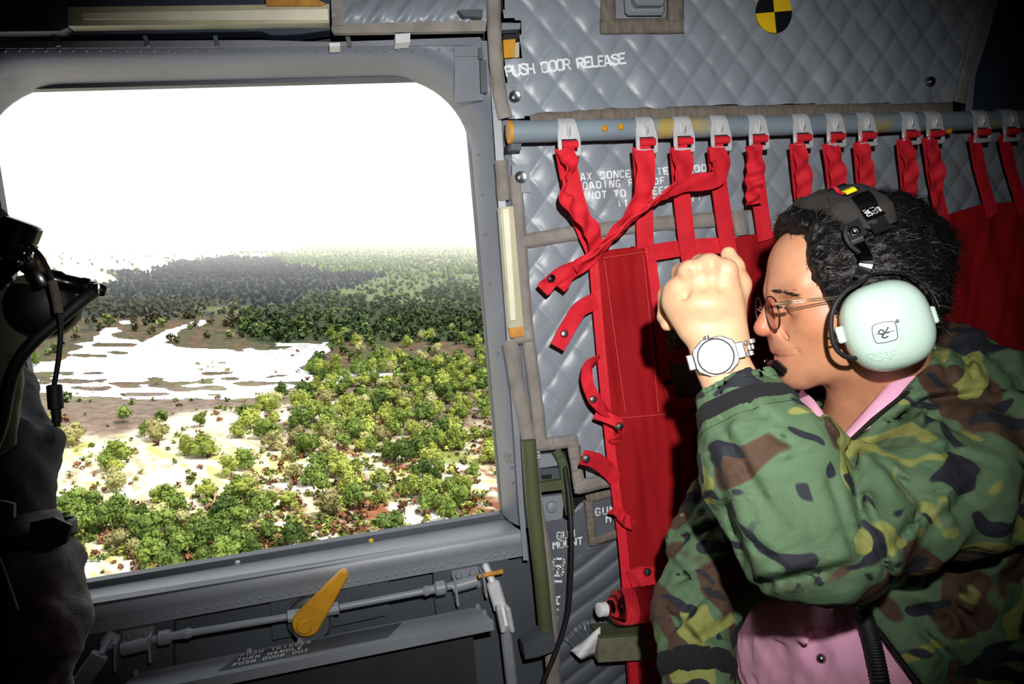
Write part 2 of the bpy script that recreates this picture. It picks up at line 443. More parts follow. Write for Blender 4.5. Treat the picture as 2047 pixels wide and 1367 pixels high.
def land(px, py):
    """ground colour: soils and low growth, with cloud shade and far glare painted in"""
    u = px + 26 * pixn(px, py, .8, n1); v = py + (6 + 14 * np.clip((py - 560) / 500, 0, 1)) * pixn(px, py, .8, n3)
    a1, a2 = pixn(px, py, 1.6, n1), pixn(px, py, 1.0, n3)
    c = np.ones(px.shape + (3,)) * A(.17, .20, .07)
    c = mixc(c, (.05, .075, .04), sstep(515, 545, v) * .7)
    c = mixc(c, (.055, .05, .028), sstep(590, 640, v))                       # brown marsh
    c = mixc(c, (.09, .055, .035), sstep(.1, .8, a1) * sstep(600, 660, v))
    c = mixc(c, (.13, .10, .08), sstep(745, 790, v))
    c = mixc(c, (.50, .46, .36), sstep(.25, .7, a2) * sstep(770, 830, v))
    c = mixc(c, (.60, .52, .36), sstep(835, 900, v) * (1 - .55 * sstep(560, 760, u)))
    c = mixc(c, (.17, .068, .034), sstep(.0, .55, a1) * sstep(800, 900, v) * (.55 + .45 * sstep(450, 700, u)))
    c = mixc(c, (.36, .33, .09), sstep(.35, 1., -a1) * sstep(820, 900, v) * .8)
    c = mixc(c, (.16, .20, .05), sstep(.3, .9, -a2) * sstep(690, 800, v) * (.3 + .6 * sstep(560, 760, u)))
    c = mixc(c, (.020, .026, .026), inarea(u, v, CLOUD_SHADE) * 1.)  # cloud shadow put into the ground colour
    c = mixc(c, (.026, .034, .016), inarea(u, v, FORB) * 1.)
    c = mixc(c, (.62, .62, .52), inarea(px, py, HAZE_GLARE) * .95)  # haze and glare put into the ground colour as near-white
    c = mixc(c, (.80, .77, .66), sstep(.55, .9, pixn(px, py, .5, n2)) * sstep(820, 960, v) * .9)
    return c
gx = np.arange(-1700, 2700, 9.0); gy = 478 + np.concatenate([[2.2, 3.2, 4.6, 6.5, 9], np.arange(12, 1300, 5.0)])
PX, PY = np.meshgrid(gx, gy, indexing='ij')
gab = gp(PX, PY); gv = gw(gab)
idx = np.arange(PX.size).reshape(PX.shape)
gq = np.stack([idx[:-1, :-1], idx[:-1, 1:], idx[1:, 1:], idx[1:, :-1]], -1).reshape(-1, 4)
m = mat('soil', (1, 1, 1), .95, attr=True, var=.45, vs=.22, spec=.1, detail=6)
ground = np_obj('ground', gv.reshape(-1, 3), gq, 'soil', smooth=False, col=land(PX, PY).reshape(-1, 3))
tag(ground, None, None, kind='structure')

# flood water lying on the marsh
mat('flood_water', (.78, .79, .80), .12, var=.04, vs=.05, spec=.9)  # the sky's gleam on the water is put into this near-white base colour
def water_obj(poly, first, label):
    if first:
        hx_ = np.arange(-110, 700, 3.0); hy_ = np.arange(630, 830, 1.2); X_, Y_ = np.meshgrid(hx_, hy_, indexing='ij'); d_ = np.full(X_.shape, 1e9)
        for i in range(len(poly)):
            a, e_ = np.array(poly[i], float), np.array(poly[(i + 1) % len(poly)], float) - np.array(poly[i], float); t = np.clip(((X_ - a[0]) * e_[0] + (Y_ - a[1]) * e_[1]) / (e_ @ e_), 0, 1); d_ = np.minimum(d_, np.hypot((X_ - a[0] - t * e_[0]) * .4, Y_ - a[1] - t * e_[1]))
        d_ = np.where(inpoly(X_, Y_, poly), d_, -d_); q = np.stack([X_ / 95, Y_ / 13, 0 * X_], -1); f_ = np.minimum(d_ / 9, .55 + .5 * (Y_ < 745)) + .62 * n3(q * 1.7) + .42 * n1(q * .8) + .2 * n2(q * .45); ok = f_ > .1
        ok &= ~((Y_ > 800) & (n3(q) < .6)); V_ = gw(gp(X_, Y_), .25); ix = np.arange(X_.size).reshape(X_.shape); q_ = np.stack([ix[:-1, :-1], ix[1:, :-1], ix[1:, 1:], ix[:-1, 1:]], -1)[ok[:-1, :-1] & ok[1:, :-1] & ok[1:, 1:] & ok[:-1, 1:]]
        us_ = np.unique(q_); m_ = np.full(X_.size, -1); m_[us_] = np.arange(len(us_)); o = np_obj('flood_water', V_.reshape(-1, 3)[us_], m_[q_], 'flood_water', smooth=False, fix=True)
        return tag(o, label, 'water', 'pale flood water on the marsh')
    P = []
    for i in range(len(poly)):
        a, b_ = np.array(poly[i], float), np.array(poly[(i + 1) % len(poly)], float); k = max(1, int(np.linalg.norm(b_ - a) / 7))
        for j in range(k): P.append(a + (b_ - a) * j / k)
    P = np.array(P); q = np.stack([P[:, 0] / 30, P[:, 1] / 9, P[:, 0] * 0], -1)
    P[:, 0] += 7 * n1(q); P[:, 1] += 2.6 * n2(q * .5) + 1.5 * n1(q * 2.1)
    ab = gp(P[:, 0], P[:, 1]); top = gw(ab, .25); bot = gw(ab, -.3); n = len(P)
    bm = bmesh.new(); vs = [bm.verts.new(v) for v in top]; f = bm.faces.new(vs); bmesh.ops.triangulate(bm, faces=[f])
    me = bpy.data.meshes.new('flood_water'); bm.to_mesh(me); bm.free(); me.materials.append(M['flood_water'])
    o = bpy.data.objects.new('flood_water', me); COL.objects.link(o)
    return tag(o, label, 'water', 'pale flood water on the marsh')
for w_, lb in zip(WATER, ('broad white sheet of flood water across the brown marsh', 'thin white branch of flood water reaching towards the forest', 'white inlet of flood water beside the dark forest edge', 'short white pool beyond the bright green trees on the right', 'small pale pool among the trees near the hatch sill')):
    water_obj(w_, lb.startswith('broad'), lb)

# trees
def rand_dirs(n, r): return nrm_arr(r.normal(size=(n, 3)))
ICO = None
def ico(sub=1):
    bm = bmesh.new(); bmesh.ops.create_icosphere(bm, subdivisions=sub, radius=1.0)
    v = np.array([q.co[:] for q in bm.verts]); f = np.array([[q.index for q in t.verts] for t in bm.faces]); bm.free(); return v, f
I1, I1F = ico(1); I2, I2F = ico(2)
def leaf_mat(name, c1, c2):
    m = bpy.data.materials.new(name); m.use_nodes = True; M[name] = m; nt = m.node_tree; N = nt.nodes; L = nt.links; bs_ = N['Principled BSDF']
    oi = N.new('ShaderNodeObjectInfo'); tc = N.new('ShaderNodeTexCoord'); nz = N.new('ShaderNodeTexNoise'); nz.inputs['Scale'].default_value = .9; L.new(tc.outputs['Object'], nz.inputs['Vector'])
    ad = N.new('ShaderNodeMath'); ad.operation = 'ADD'; L.new(oi.outputs['Random'], ad.inputs[0]); L.new(nz.outputs['Fac'], ad.inputs[1])
    mr = N.new('ShaderNodeMapRange'); mr.inputs[1].default_value = .35; mr.inputs[2].default_value = 1.3; L.new(ad.outputs[0], mr.inputs[0])
    mx = N.new('ShaderNodeMix'); mx.data_type = 'RGBA'; L.new(mr.outputs[0], mx.inputs[0]); mx.inputs[6].default_value = (*c1, 1); mx.inputs[7].default_value = (*c2, 1); L.new(mx.outputs[2], bs_.inputs['Base Color'])
    bs_.inputs['Roughness'].default_value = .7; bs_.inputs['Specular IOR Level'].default_value = .2
leaf_mat('leaf_bright', (.045, .085, .010), (.29, .33, .06))
leaf_mat('leaf_green', (.022, .048, .008), (.14, .20, .035))
leaf_mat('leaf_dry', (.12, .10, .035), (.36, .35, .14))
mat('bark', (.16, .12, .08), .9, var=.3, vs=2)
mat('leaf_far', (1, 1, 1), .85, attr=True, var=.3, vs=.3, spec=.1)
def crown_mesh(name, seed, leafm, flat=.75, lobes=8, nleaf=520, palm=False):
    r = np.random.default_rng(seed); V = []; Fq = []
    cs = np.concatenate([[[0, 0, .55]], np.stack([r.uniform(-.27, .27, lobes), r.uniform(-.27, .27, lobes), r.uniform(.22, .84, lobes)], 1)]); rs = np.concatenate([[.30], r.uniform(.15, .27, lobes)])
    mb = MB()
    for c, rad in zip(cs, rs):
        mb.add(I1 * rad * A(1, 1, flat) * .86 * r.uniform(.8, 1.15, (len(I1), 1)) + c, I1F.tolist())
    for _ in range(nleaf):
        k = r.integers(len(cs)); d = _n(r.normal(size=3) + A(0, 0, .35)); p = cs[k] + d * rs[k] * A(1, 1, flat) * r.uniform(.85, 1.3)
        n_ = _n(d + .7 * r.normal(size=3)); t = _n(np.cross(n_, r.normal(size=3))); q = np.cross(n_, t); s = r.uniform(.025, .06)
        mb.add([p - t * s - q * s * .6, p + t * s - q * s * .6, p + t * s + q * s * .6, p - t * s + q * s * .6], [(0, 1, 2, 3)])
    me = bpy.data.meshes.new(name); me.from_pydata(mb.v, [], mb.f); me.materials.append(M[leafm]); return me
def trunk_mesh(seed):
    r = np.random.default_rng(seed); mb = MB(); mb.tube([(0, 0, -.02), (.01, .0, .25), (r.uniform(-.04, .04), r.uniform(-.04, .04), .62)], [.03, .022, .012], n=6)
    for _ in range(3):
        a = r.uniform(0, 6.3); mb.tube([(0, 0, .3), (.2 * math.cos(a), .2 * math.sin(a), .6)], [.014, .006], n=5)
    me = bpy.data.meshes.new('trunk'); me.from_pydata(mb.v, [], mb.f); me.materials.append(M['bark']); return me
TR = [trunk_mesh(k) for k in range(3)]
KINDS = [('leafy_tree', 'leaf_bright', 1.05), ('bushy_tree', 'leaf_green', .95), ('dry_tree', 'leaf_dry', 1.15)]
CR = {k: [crown_mesh('crown', 11 * i + j, lm, fl_) for j in range(3)] for i, (k, lm, fl_) in enumerate(KINDS)}

CLUST = [(400, 1085, 190, 75, 1.), (255, 1075, 60, 40, .9), (150, 1045, 60, 60, .95), (560, 985, 90, 40, .8), (700, 1000, 80, 40, .8), (860, 975, 110, 50, .8), (760, 880, 260, 70, .75), (930, 1010, 60, 30, .8), (470, 1010, 60, 30, .6),
         (820, 780, 260, 80, .95), (700, 760, 120, 40, .8), (600, 800, 90, 30, .4), (230, 950, 30, 24, .8), (350, 870, 60, 22, .35), (720, 940, 120, 40, .6), (120, 870, 60, 30, .4), (660, 1050, 90, 30, .5)]
def dens(px, py):
    d = np.where(py < 512, .35, np.where(py < 545, .8, .55)); d = np.where((py > 605), .28, d); d = np.where(py > 740, .05, d); d = np.where(py > 900, .10, d)
    for (x, y, rx, ry, s) in CLUST: d = np.maximum(d, s * np.clip(1.7 - 1.5 * (((px - x) / rx) ** 2 + ((py - y) / ry) ** 2), 0, 1))
    d = np.where(inarea(px, py, CLOUD_SHADE), .95, d); d = np.where(inarea(px, py, FORB), .97, d)
    d = np.where(inarea(px, py, HAZE_GLARE), .03, d)
    d = np.where((px > 1010) & (py > 700), .6, d)
    for w_ in WATER[:3]: d = np.where(inpoly(px, py, w_), .0, d)
    return d
trees = []
y = 484.0
while y < 1330:
    t = (y - HZ) / F_PX; dist = ALT / math.sin(math.atan(t)); hp = 8.0 * F_PX / dist; vs = max(1.7, hp * .42 * (t + .12) / (t + .05))
    sp = max(3.6, hp * .72)
    xs = np.arange(-500, 1650, sp) + RNG.uniform(-.5, .5, int(math.ceil(2150 / sp))) * sp; ys = y + RNG.uniform(-.5, .5, len(xs)) * vs
    keep = RNG.random(len(xs)) < dens(xs, ys)
    for x_, y_ in zip(xs[keep], ys[keep]):
        if y_ > 481: trees.append((x_, y_))
    y += vs
trees = np.array(trees); tab = gp(trees[:, 0], trees[:, 1]); tw = gw(tab)
th = RNG.uniform(5.2, 9.5, len(trees)) * np.where(trees[:, 1] < 560, 1.5, 1.) * np.where(trees[:, 1] > 930, .85, 1.)
vis = (trees[:, 0] > 40) & (trees[:, 0] < 1010) & (trees[:, 1] < 1200)
order = np.argsort(-(th / np.hypot(tab[:, 0], tab[:, 1])) * vis)[:300]
ind = np.zeros(len(trees), bool); ind[order] = True
LB = {'leafy_tree': ('bright yellow-green leafy tree', 'bright leafy trees below'), 'bushy_tree': ('deep green bushy tree', 'deep green bushy trees below'), 'dry_tree': ('pale straw-coloured dry tree', 'dry pale trees below')}
Rg = Matrix(GM.tolist())
def zone(x, y):
    if y < 780: return 'beyond the wood on the right' if x > 560 else 'beside the white flood water'
    if x > 560: return 'in the wood beside the right hatch edge' if y < 900 else 'in the thin growth above the right end of the sill'
    if y > 1000: return 'in the thicket above the left half of the sill' if x > 200 else 'close behind the crew member at the left'
    return 'standing out on the pale open sand'
for i in order:
    x_, y_ = trees[i]; r_ = RNG.random()
    k = 'bushy_tree' if (r_ < .35 or (x_ < 560 and y_ > 1030 and r_ < .8)) else ('dry_tree' if r_ > (.9 if x_ > 600 else .8) else 'leafy_tree')
    j = RNG.integers(3); e = bpy.data.objects.new(k, None); COL.objects.link(e); e.empty_display_size = .5
    s = th[i]; e.matrix_world = Matrix.Translation(Vector(tw[i])) @ (Rg @ Matrix.Rotation(RNG.uniform(0, 6.28), 3, 'Z')).to_4x4() @ Matrix.Diagonal((s * RNG.uniform(.85, 1.25), s * RNG.uniform(.85, 1.25), s, 1))
    zl = zone(x_, y_); tag(e, LB[k][0] + ' ' + zl, 'tree', LB[k][1] + ' ' + zl)
    for nm, me in (('crown', CR[k][j]), ('trunk', TR[j])):
        c = bpy.data.objects.new(nm, me); COL.objects.link(c); c.parent = e
# the rest of the woods, too many to count
ri = np.where(~ind)[0]; base = I1.copy(); keepf = I1F
N_ = len(ri); vv = base[None] * RNG.uniform(.7, 1.25, (N_, len(base), 1)) * (th[ri, None, None] * A(.42, .42, .5)[None, None] * RNG.uniform(.8, 1.3, (N_, 1, 3)))
vv[..., 2] += th[ri, None] * .5
Vw = tw[ri][:, None, :] + vv @ GM.T
fx = trees[ri, 0]; fy = trees[ri, 1]
cc = np.ones((N_, 3)) * A(.06, .085, .022); cc = mixc(cc, (.13, .17, .07), 1 - sstep(505, 540, fy)); cc = mixc(cc, (.015, .022, .026), 1. * inarea(fx, fy, CLOUD_SHADE)); cc = mixc(cc, (.026, .042, .014), 1. * inarea(fx, fy, FORB))  # trees in the cloud band take its shadow in their leaf colour
cc = mixc(cc, (.09, .13, .022), sstep(690, 760, fy) * (fx > 560)); cc = mixc(cc, (.045, .042, .022), ((fx < 480) & (fy > 600) & (fy < 700)) * .9)
cc = mixc(cc, (.10, .14, .035), sstep(.3, 1., pixn(fx, fy, 1., n1)) * ~inarea(fx, fy, CLOUD_SHADE) * .6)
cc = cc * RNG.uniform(.55, 1.5, (N_, 1))
def cards(pos, size, colr, k, flat):
    """leaf sprays: k tilted four-cornered leaves per plant, inside its crown"""
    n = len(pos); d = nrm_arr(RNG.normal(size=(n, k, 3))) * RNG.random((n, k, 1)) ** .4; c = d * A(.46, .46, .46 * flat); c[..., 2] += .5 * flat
    nn = nrm_arr(d + A(0, 0, .5) + .6 * RNG.normal(size=(n, k, 3))); t = nrm_arr(np.cross(nn, RNG.normal(size=(n, k, 3)))); b_ = np.cross(nn, t); s = RNG.uniform(.13, .26, (n, k, 1))
    q = np.stack([c - t * s * 1.2, c - b_ * s * .8, c + t * s * 1.2, c + b_ * s * .8], 2).reshape(n, k * 4, 3) * size[:, None, None]
    v = (pos[:, None, :] + q @ GM.T).reshape(-1, 3); f = np.arange(n * k * 4).reshape(-1, 4); f = np.concatenate([f[:, [0, 1, 2]], f[:, [0, 2, 3]]])
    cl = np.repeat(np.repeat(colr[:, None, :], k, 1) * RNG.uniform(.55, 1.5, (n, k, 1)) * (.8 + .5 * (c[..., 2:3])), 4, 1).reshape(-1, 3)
    return v, f, cl
nearw = fy > 570
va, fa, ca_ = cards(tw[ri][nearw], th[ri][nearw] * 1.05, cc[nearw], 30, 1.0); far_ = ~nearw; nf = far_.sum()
vb, fb_, cb0 = Vw[far_].reshape(-1, 3), (I1F[None] + (np.arange(nf) * len(I1))[:, None, None]).reshape(-1, 3), np.repeat(cc[far_], len(I1), 0)
WV = np.concatenate([va, vb]); WF = np.concatenate([fa, fb_ + len(va)]); WC = np.concatenate([ca_, cb0])
# low scrub between the trees
sx = RNG.uniform(-100, 1100, 26000); sy = 700 + 500 * RNG.random(26000) ** .8
fld = dens(sx, sy) * .55 + .35 * sstep(.2, .9, pixn(sx, sy, 1.2, n1)) * (sx > 380) + .10 * sstep(.3, 1, pixn(sx, sy, 1.5, n3)); kp = RNG.random(26000) < fld * .42; sx, sy = sx[kp], sy[kp]
sb_ = gw(gp(sx, sy)); ns = len(sx); ss_ = RNG.uniform(1.2, 3.6, ns)
scol = np.where(RNG.random((ns, 1)) < .38, A(.13, .06, .03)[None], np.where(RNG.random((ns, 1)) < .5, A(.20, .22, .05)[None], A(.07, .10, .02)[None])) * RNG.uniform(.5, 1.5, (ns, 1))
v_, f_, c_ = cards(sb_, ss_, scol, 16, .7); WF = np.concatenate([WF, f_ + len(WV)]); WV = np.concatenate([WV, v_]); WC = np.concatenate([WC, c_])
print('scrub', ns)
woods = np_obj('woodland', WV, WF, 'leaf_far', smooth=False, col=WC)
tag(woods, 'distant green woodland spreading to the hazy horizon beyond the hatch', 'woodland', kind='stuff')
print('trees', len(trees))

# haze over the far country
hm = bpy.data.materials.new('haze'); hm.use_nodes = True; M['haze'] = hm; _nt = hm.node_tree; _nt.nodes.clear()
_o = _nt.nodes.new('ShaderNodeOutputMaterial'); _s = _nt.nodes.new('ShaderNodeVolumeScatter'); _s.inputs['Density'].default_value = .00020; _s.inputs['Color'].default_value = (1, 1, 1, 1); _nt.links.new(_s.outputs[0], _o.inputs['Volume'])
hb = MB(); hp_ = [(-9000, 700), (9000, 700), (9000, 26000), (-9000, 26000)]
hv = [gw(A(*q), -2.) for q in hp_] + [gw(A(*q), 230.) for q in hp_]
hv = [gw(A(*q), -2.) for q in hp_] + [gw(A(*q), 60.) for q in hp_]
hb.add(hv, [(3, 2, 1, 0), (4, 5, 6, 7), (0, 1, 5, 4), (1, 2, 6, 5), (2, 3, 7, 6), (3, 0, 4, 7)])
haze = obj('haze', hb, 'haze'); tag(haze, 'thin white haze lying over the distant country', 'haze', kind='stuff')

# ------------------------------------------------------------------ wall helpers
def wprism(mb, poly, off, th):
    """outline on the wall, standing `off` in front of it, `th` thick"""
    return mb.prism([wp(x, y, off) for x, y in poly], (0, th, 0))
def wtube(mb, pts, r, n=10): return mb.tube([wp(*p) for p in pts], r, n)
def rivets(mb, pts, off, r=.0028):
    for (x, y) in pts: mb.lathe(wp(x, y, off), (0, -1, 0), [(-.001, r), (.0008, r * .85), (.0018, r * .4)], n=7)
def line_pts(a, b, n): return [(a[0] + (b[0] - a[0]) * i / (n - 1), a[1] + (b[1] - a[1]) * i / (n - 1)) for i in range(n)]

# stencil lettering -------------------------------------------------
GL = {'A': '00-16 40-26 11.5-31.5', 'B': '00-06 .86-36-45-44-3.53.3 .83-3.33-42-41-30-.80', 'C': '41-30-1.50 10-01-05-16 1.66-36-45', 'D': '00-06 .86-2.86-45-41-2.80-.80', 'E': '00-06 .76-46 .73-33 .70-40',
      'F': '00-06 .76-46 .73-33', 'G': '45-36-1.66 16-05-01-10 1.60-30-41-42.6-2.42.6', 'H': '00-06 40-46 .63-3.43', 'I': '20-26', 'J': '46-41-30-10-01', 'K': '00-06 .63-46 1.53.4-40', 'L': '06-00 .70-40', 'M': '00-06 .56-22.6-3.56 46-40',
      'N': '00-06 .56-3.50 40-46', 'O': '1.60-10-01-05-16-1.66 2.46-36-45-41-30-2.40', 'P': '00-06 .86-36-45-44-33-.83', 'R': '00-06 .86-36-45-44-33-.83 23-40', 'S': '01-10-30-41-42-33-14-05-16-36-45', 'T': '20-25.3 06-46', 'U': '06-01-10-1.60 2.40-30-41-46',
      'V': '06-20-46', 'W': '06-10-23-30-46', 'X': '00-46 06-40', 'Y': '06-23-46 23-20', 'Z': '06-46-00-40', '0': '1.60-10-01-05-16-1.66 2.46-36-45-41-30-2.40', '1': '15-26-20', '2': '05-16-36-45-44-00-40', '6': '46-16-05-01-10-30-41-42-33-.63', '(': '36-25-21-30', ')': '16-25-21-10', '/': '00-46', '.': '20-20.5'}
import re
def glyph(ch):
    out = []
    for pl in GL.get(ch, '').split():
        P = []
        for t in pl.split('-'):
            m_ = re.findall(r'\d?\.\d|\d', t); P.append((float(m_[0]), float(m_[1])))
        out.append(P)
    return out
def stencil(mb, text, at, size, right, up, out, w=None, drape=None, adv=5.6):
    """painted letters: `at` lower-left point, vectors right/up (unit), lifted along `out`"""
    at = np.asarray(at, float); u = size / 6; w = w or u * 1.2; x = 0.
    right = np.asarray(right, float); up = np.asarray(up, float); out = np.asarray(out, float)
    for ch in text:
        if ch != ' ':
            for P in glyph(ch):
                for a, b_ in zip(P[:-1], P[1:]):
                    a = A(*a) * u; b_ = A(*b_) * u; L_ = np.linalg.norm(b_ - a)
                    if L_ < 1e-9: continue
                    t = (b_ - a) / L_; nn = A(-t[1], t[0]); a = a - t * w * .25; b_ = b_ + t * w * .25
                    k = max(1, int(L_ / .006)); V = []
                    for i in range(k + 1):
                        c = a + (b_ - a) * i / k
                        for s in (-.5, .5):
                            q = c + nn * w * s; p = at + right * (x + q[0]) + up * q[1]
                            if drape: p = drape(p)
                            V.append(p + out * .0007)
                    mb.add(V, [(2 * i, 2 * i + 2, 2 * i + 3, 2 * i + 1) for i in range(k)])
        x += adv * u
    return mb

# ------------------------------------------------------------------ hatch frame
win = thing('window_1', None, None, (0, W, WZ0), kind='structure')
K = YO / W
ox0, ox1, oz0, oz1 = WX0 * K, WX1 * K, 1.25 - (1.25 - WZ0) * K, 1.25 + (WZ1 - 1.25) * K
def upath(x0, x1, z0, z1, rc, n=14):
    P = [(x1, z0)] + [(x1 - rc + rc * math.cos(a), z1 - rc + rc * math.sin(a)) for a in np.linspace(0, math.pi / 2, n)] + [(x0 + rc - rc * math.sin(a), z1 - rc + rc * math.cos(a)) for a in np.linspace(0, math.pi / 2, n)] + [(x0, z0)]
    return P
rows = []
for (t, yy, rc) in ((.004, YO + .02, .13), (0, YO, .13), (.001, YO - .02, .13), (.004, W + .06, .135), (.012, W + .034, .14), (.024, W + .014, .15), (.040, W + .003, .16), (.050, W, .165)):
    rows.append([A(x, yy, z) for x, z in upath(ox0 - t, ox1 + t, WZ0 - .03, oz1 + t * .42, rc)])
fr = MB().grid(rows)
obj('frame_lip', fr, 'frame_paint', win, smooth=SM)
# flat flange around the lip
fb = MB(); inner = upath(ox0 - .050, ox1 + .050, WZ0 - .03, oz1 + .021, .165)
ZF = wp(500, 88)[2]; outer = []
for (x, z) in inner:
    X_ = .2885 if x > 0.2 else (-.56 if x < -.44 else x); Z_ = ZF if z > 1.50 else z; outer.append((max(min(x * 1.6, .2885), -.56) if 0 else X_, Z_))
rr = [[A(x, W, z) for x, z in inner], [A(x, W - .001, z) for x, z in outer], [A(x, W + .012, z) for x, z in outer]]
fb.grid(rr); obj('flange', fb, 'frame_paint', win)
rv = MB(); rivets(rv, line_pts((10, 101), (905, 99), 34), .0015, .0022); rivets(rv, [(930, 140), (935, 190), (952, 170), (962, 300), (968, 380), (975, 460), (984, 560), (1000, 700), (1022, 905), (1026, 930), (1028, 960)], .0015, .0026)
tag(obj('rivet', rv, 'grey_paint', win, smooth=True), None, None, kind='stuff')
# reinforcing plates in the corner
cp = MB(); wprism(cp, [(908, 92), (962, 90), (966, 140), (966, 200), (910, 205)], .003, .003); wprism(cp, [(908, 92), (960, 90), (962, 112), (908, 112)], .006, .004)
obj('corner_plate', cp, 'frame_paint', win)
for poly, off in (([(960, 120), (972, 120), (975, 185), (962, 185)], .012), ([(956, 95), (964, 95), (966, 118), (957, 118)], .01)):
    obj('hinge', wprism(MB(), poly, off, .012), 'grey_paint_dark', win)
# bare-metal edge angle beside the hatch
em = MB(); e0, e1 = wp(972, -60), wp(1050, 1120)
xs_ = [(968, -40, 984, -40), (980, 160, 996, 160), (990, 300, 1006, 300), (1000, 470, 1014, 470), (1012, 650, 1026, 650), (1024, 820, 1036, 820), (1036, 1000, 1046, 1000), (1046, 1120, 1056, 1120)]
em.grid([[wp(a_[0], a_[1], .0) for a_ in xs_], [wp(a_[0], a_[1], .014) for a_ in xs_], [wp(a_[2], a_[3], .016) for a_ in xs_], [wp(a_[2], a_[3], .0) for a_ in xs_]])
tag(obj('trim_1', em, 'grey_paint'), None, None, kind='structure')

# top of the hatch: gap, ledge, light strip, padded roll
tg = thing('trim_2', None, None, wp(500, 70), kind='structure')
obj('backing', wprism(MB(), [(-80, -40), (975, -40), (972, 110), (-80, 112)], -.05, .01), 'black', tg)
led = MB(); wprism(led, [(-60, 84), (120, 82), (520, 80), (660, 84), (960, 74), (966, 90), (-60, 97)], .004, .02)
obj('ledge', led, 'frame_paint', tg)
obj('beam', wprism(MB(), [(-60, -30), (660, -30), (660, 60), (600, 68), (545, 70), (520, 62), (300, 66), (-60, 68)], .012, .03), 'navy_panel', tg)
pb = MB(); wprism(pb, [(-60, -30), (135, -30), (135, 55), (120, 62), (-60, 64)], .03, .03); obj('dark_cover', pb, 'vinyl_dark', tg)
ls = thing('light_strip', 'long cream light strip lying along the top of the hatch', 'light strip', wp(400, 35))
obj('housing', wprism(MB(), [(136, 14), (658, 8), (658, 46), (136, 52)], .035, .03), 'strip_housing', ls)
obj('diffuser', wprism(MB(), [(165, 26), (655, 18), (656, 40), (166, 38)], .040, .01), 'lamp_strip', ls)
am = MB(); wprism(am, [(530, -20), (600, -20), (652, 8), (640, 12), (532, 12)], .038, .02); tag(obj('amber_cover', am, 'orange_rust'), 'amber plastic cover behind the long cream light strip', 'cover')
# padded roll above right
rows = []
for i, xx in enumerate(np.linspace(664, 972, 60)):
    r_ = []
    for t in np.linspace(-.12, 1, 20):
        yy = -2 + 68 * t - (xx - 664) * .012
        bump = .012 * math.sin(math.pi * min(max(t, 0), 1)) + .004 * math.sin(xx * .18 + 9 * t) * math.sin(xx * .05 + 2) + (.003 * math.sin(xx * .5) if t > .7 else 0)
        r_.append(wp(xx, yy, .024 + bump))
    rows.append(r_)
obj('padded_roll', MB().grid(rows), 'vinyl', tg, smooth=True)
bd = MB(); wprism(bd, [(664, 48), (968, 40), (970, 62), (668, 66), (662, 56)], .036, .012); wprism(bd, [(660, -30), (684, -30), (688, 50), (664, 52)], .038, .012); obj('binding', bd, 'binding', tg)
for poly in ([(790, 68), (820, 66), (820, 84), (791, 86)], [(658, 86), (680, 85), (680, 92), (659, 93)]):
    obj('clip', wprism(MB(), poly, .034, .03), 'alu', tg)
dk = MB(); wprism(dk, [(915, 20), (965, 18), (965, 34), (928, 32)], .05, .02); obj('latch_plate', dk, 'grey_paint_dark', tg)
for xx in (105, 285, 425, 690): obj('tab', wprism(MB(), [(xx, 72), (xx + 8, 70), (xx + 14, 90), (xx + 6, 92)], .012, .008), 'grey_paint_dark', tg)

# ------------------------------------------------------------------ lower door half
door = thing('door_1', None, None, (wp(600, 1300)[0], W, .05), kind='structure')
DX0, DX1 = -.50, .285; SZ = .790
pn = MB(); pn.box(((DX0 + DX1) / 2, W + .03, (SZ - .02 + .03) / 2), (DX1 - DX0, .02, SZ - .05)); obj('skin', pn, 'grey_paint_dark', door)
sl = MB(); prof = [(YO + .03, oz0 - .012), (YO, oz0 - .001), (W + .05, .776), (W + .015, .783), (W + .004, .786), (W - .004, .783), (W - .009, .774), (W - .0075, .766), (W - .0055, .762), (W - .0055, .743), (W + .004, .741)]
sl.grid([[A(x, y_, z_) for (y_, z_) in prof] for x in (DX0, -.2, .1, .262)]); obj('sill', sl, 'grey_paint', door, smooth=SM)
rs_ = MB(); raised = [(150, 1212), (1012, 1072), (1040, 1430), (895, 1430), (868, 1190), (866, 1137), (860, 1126), (848, 1120), (830, 1120), (600, 1163), (372, 1205), (356, 1212), (348, 1226), (345, 1300), (350, 1430), (120, 1430)]
wprism(rs_, raised, .002, .02); obj('panel_frame', rs_, 'grey_paint_dark', door)
ip = MB(); wprism(ip, [(540, 1186), (690, 1151), (752, 1139), (768, 1142), (776, 1152), (780, 1200), (770, 1230), (545, 1280)], -.006, .012); obj('inner_plate', ip, 'grey_paint_dark', door)
ip = MB(); wprism(ip, [(690, 1176), (735, 1168), (746, 1174), (742, 1186), (690, 1202)], -.003, .004); obj('bead', ip, 'grey_paint_dark', door)
rv = MB()
for k in range(46): rv.lathe((-.44 + k * .0152, W - .0050, .752 + (.004 if k in (3, 6, 8, 38, 41) else 0)), (0, -1, 0), [(-.001, .0034), (.0010, .0030), (.0022, .0014)], n=8)
rivets(rv, [(886, 1128), (910, 1133), (1005, 1110), (216, 1258)], .002, .0036)
tag(obj('rivet', rv, 'grey_paint', door, smooth=True), None, None, kind='stuff')
obj('sill_screw', (lambda b_: (rivets(b_, [(742, 1081)], .01, .004), b_)[1])(MB()), 'yellow', door); obj('sill_screw', (lambda b_: (rivets(b_, [(475, 1125)], .01, .004), b_)[1])(MB()), 'alu', door)
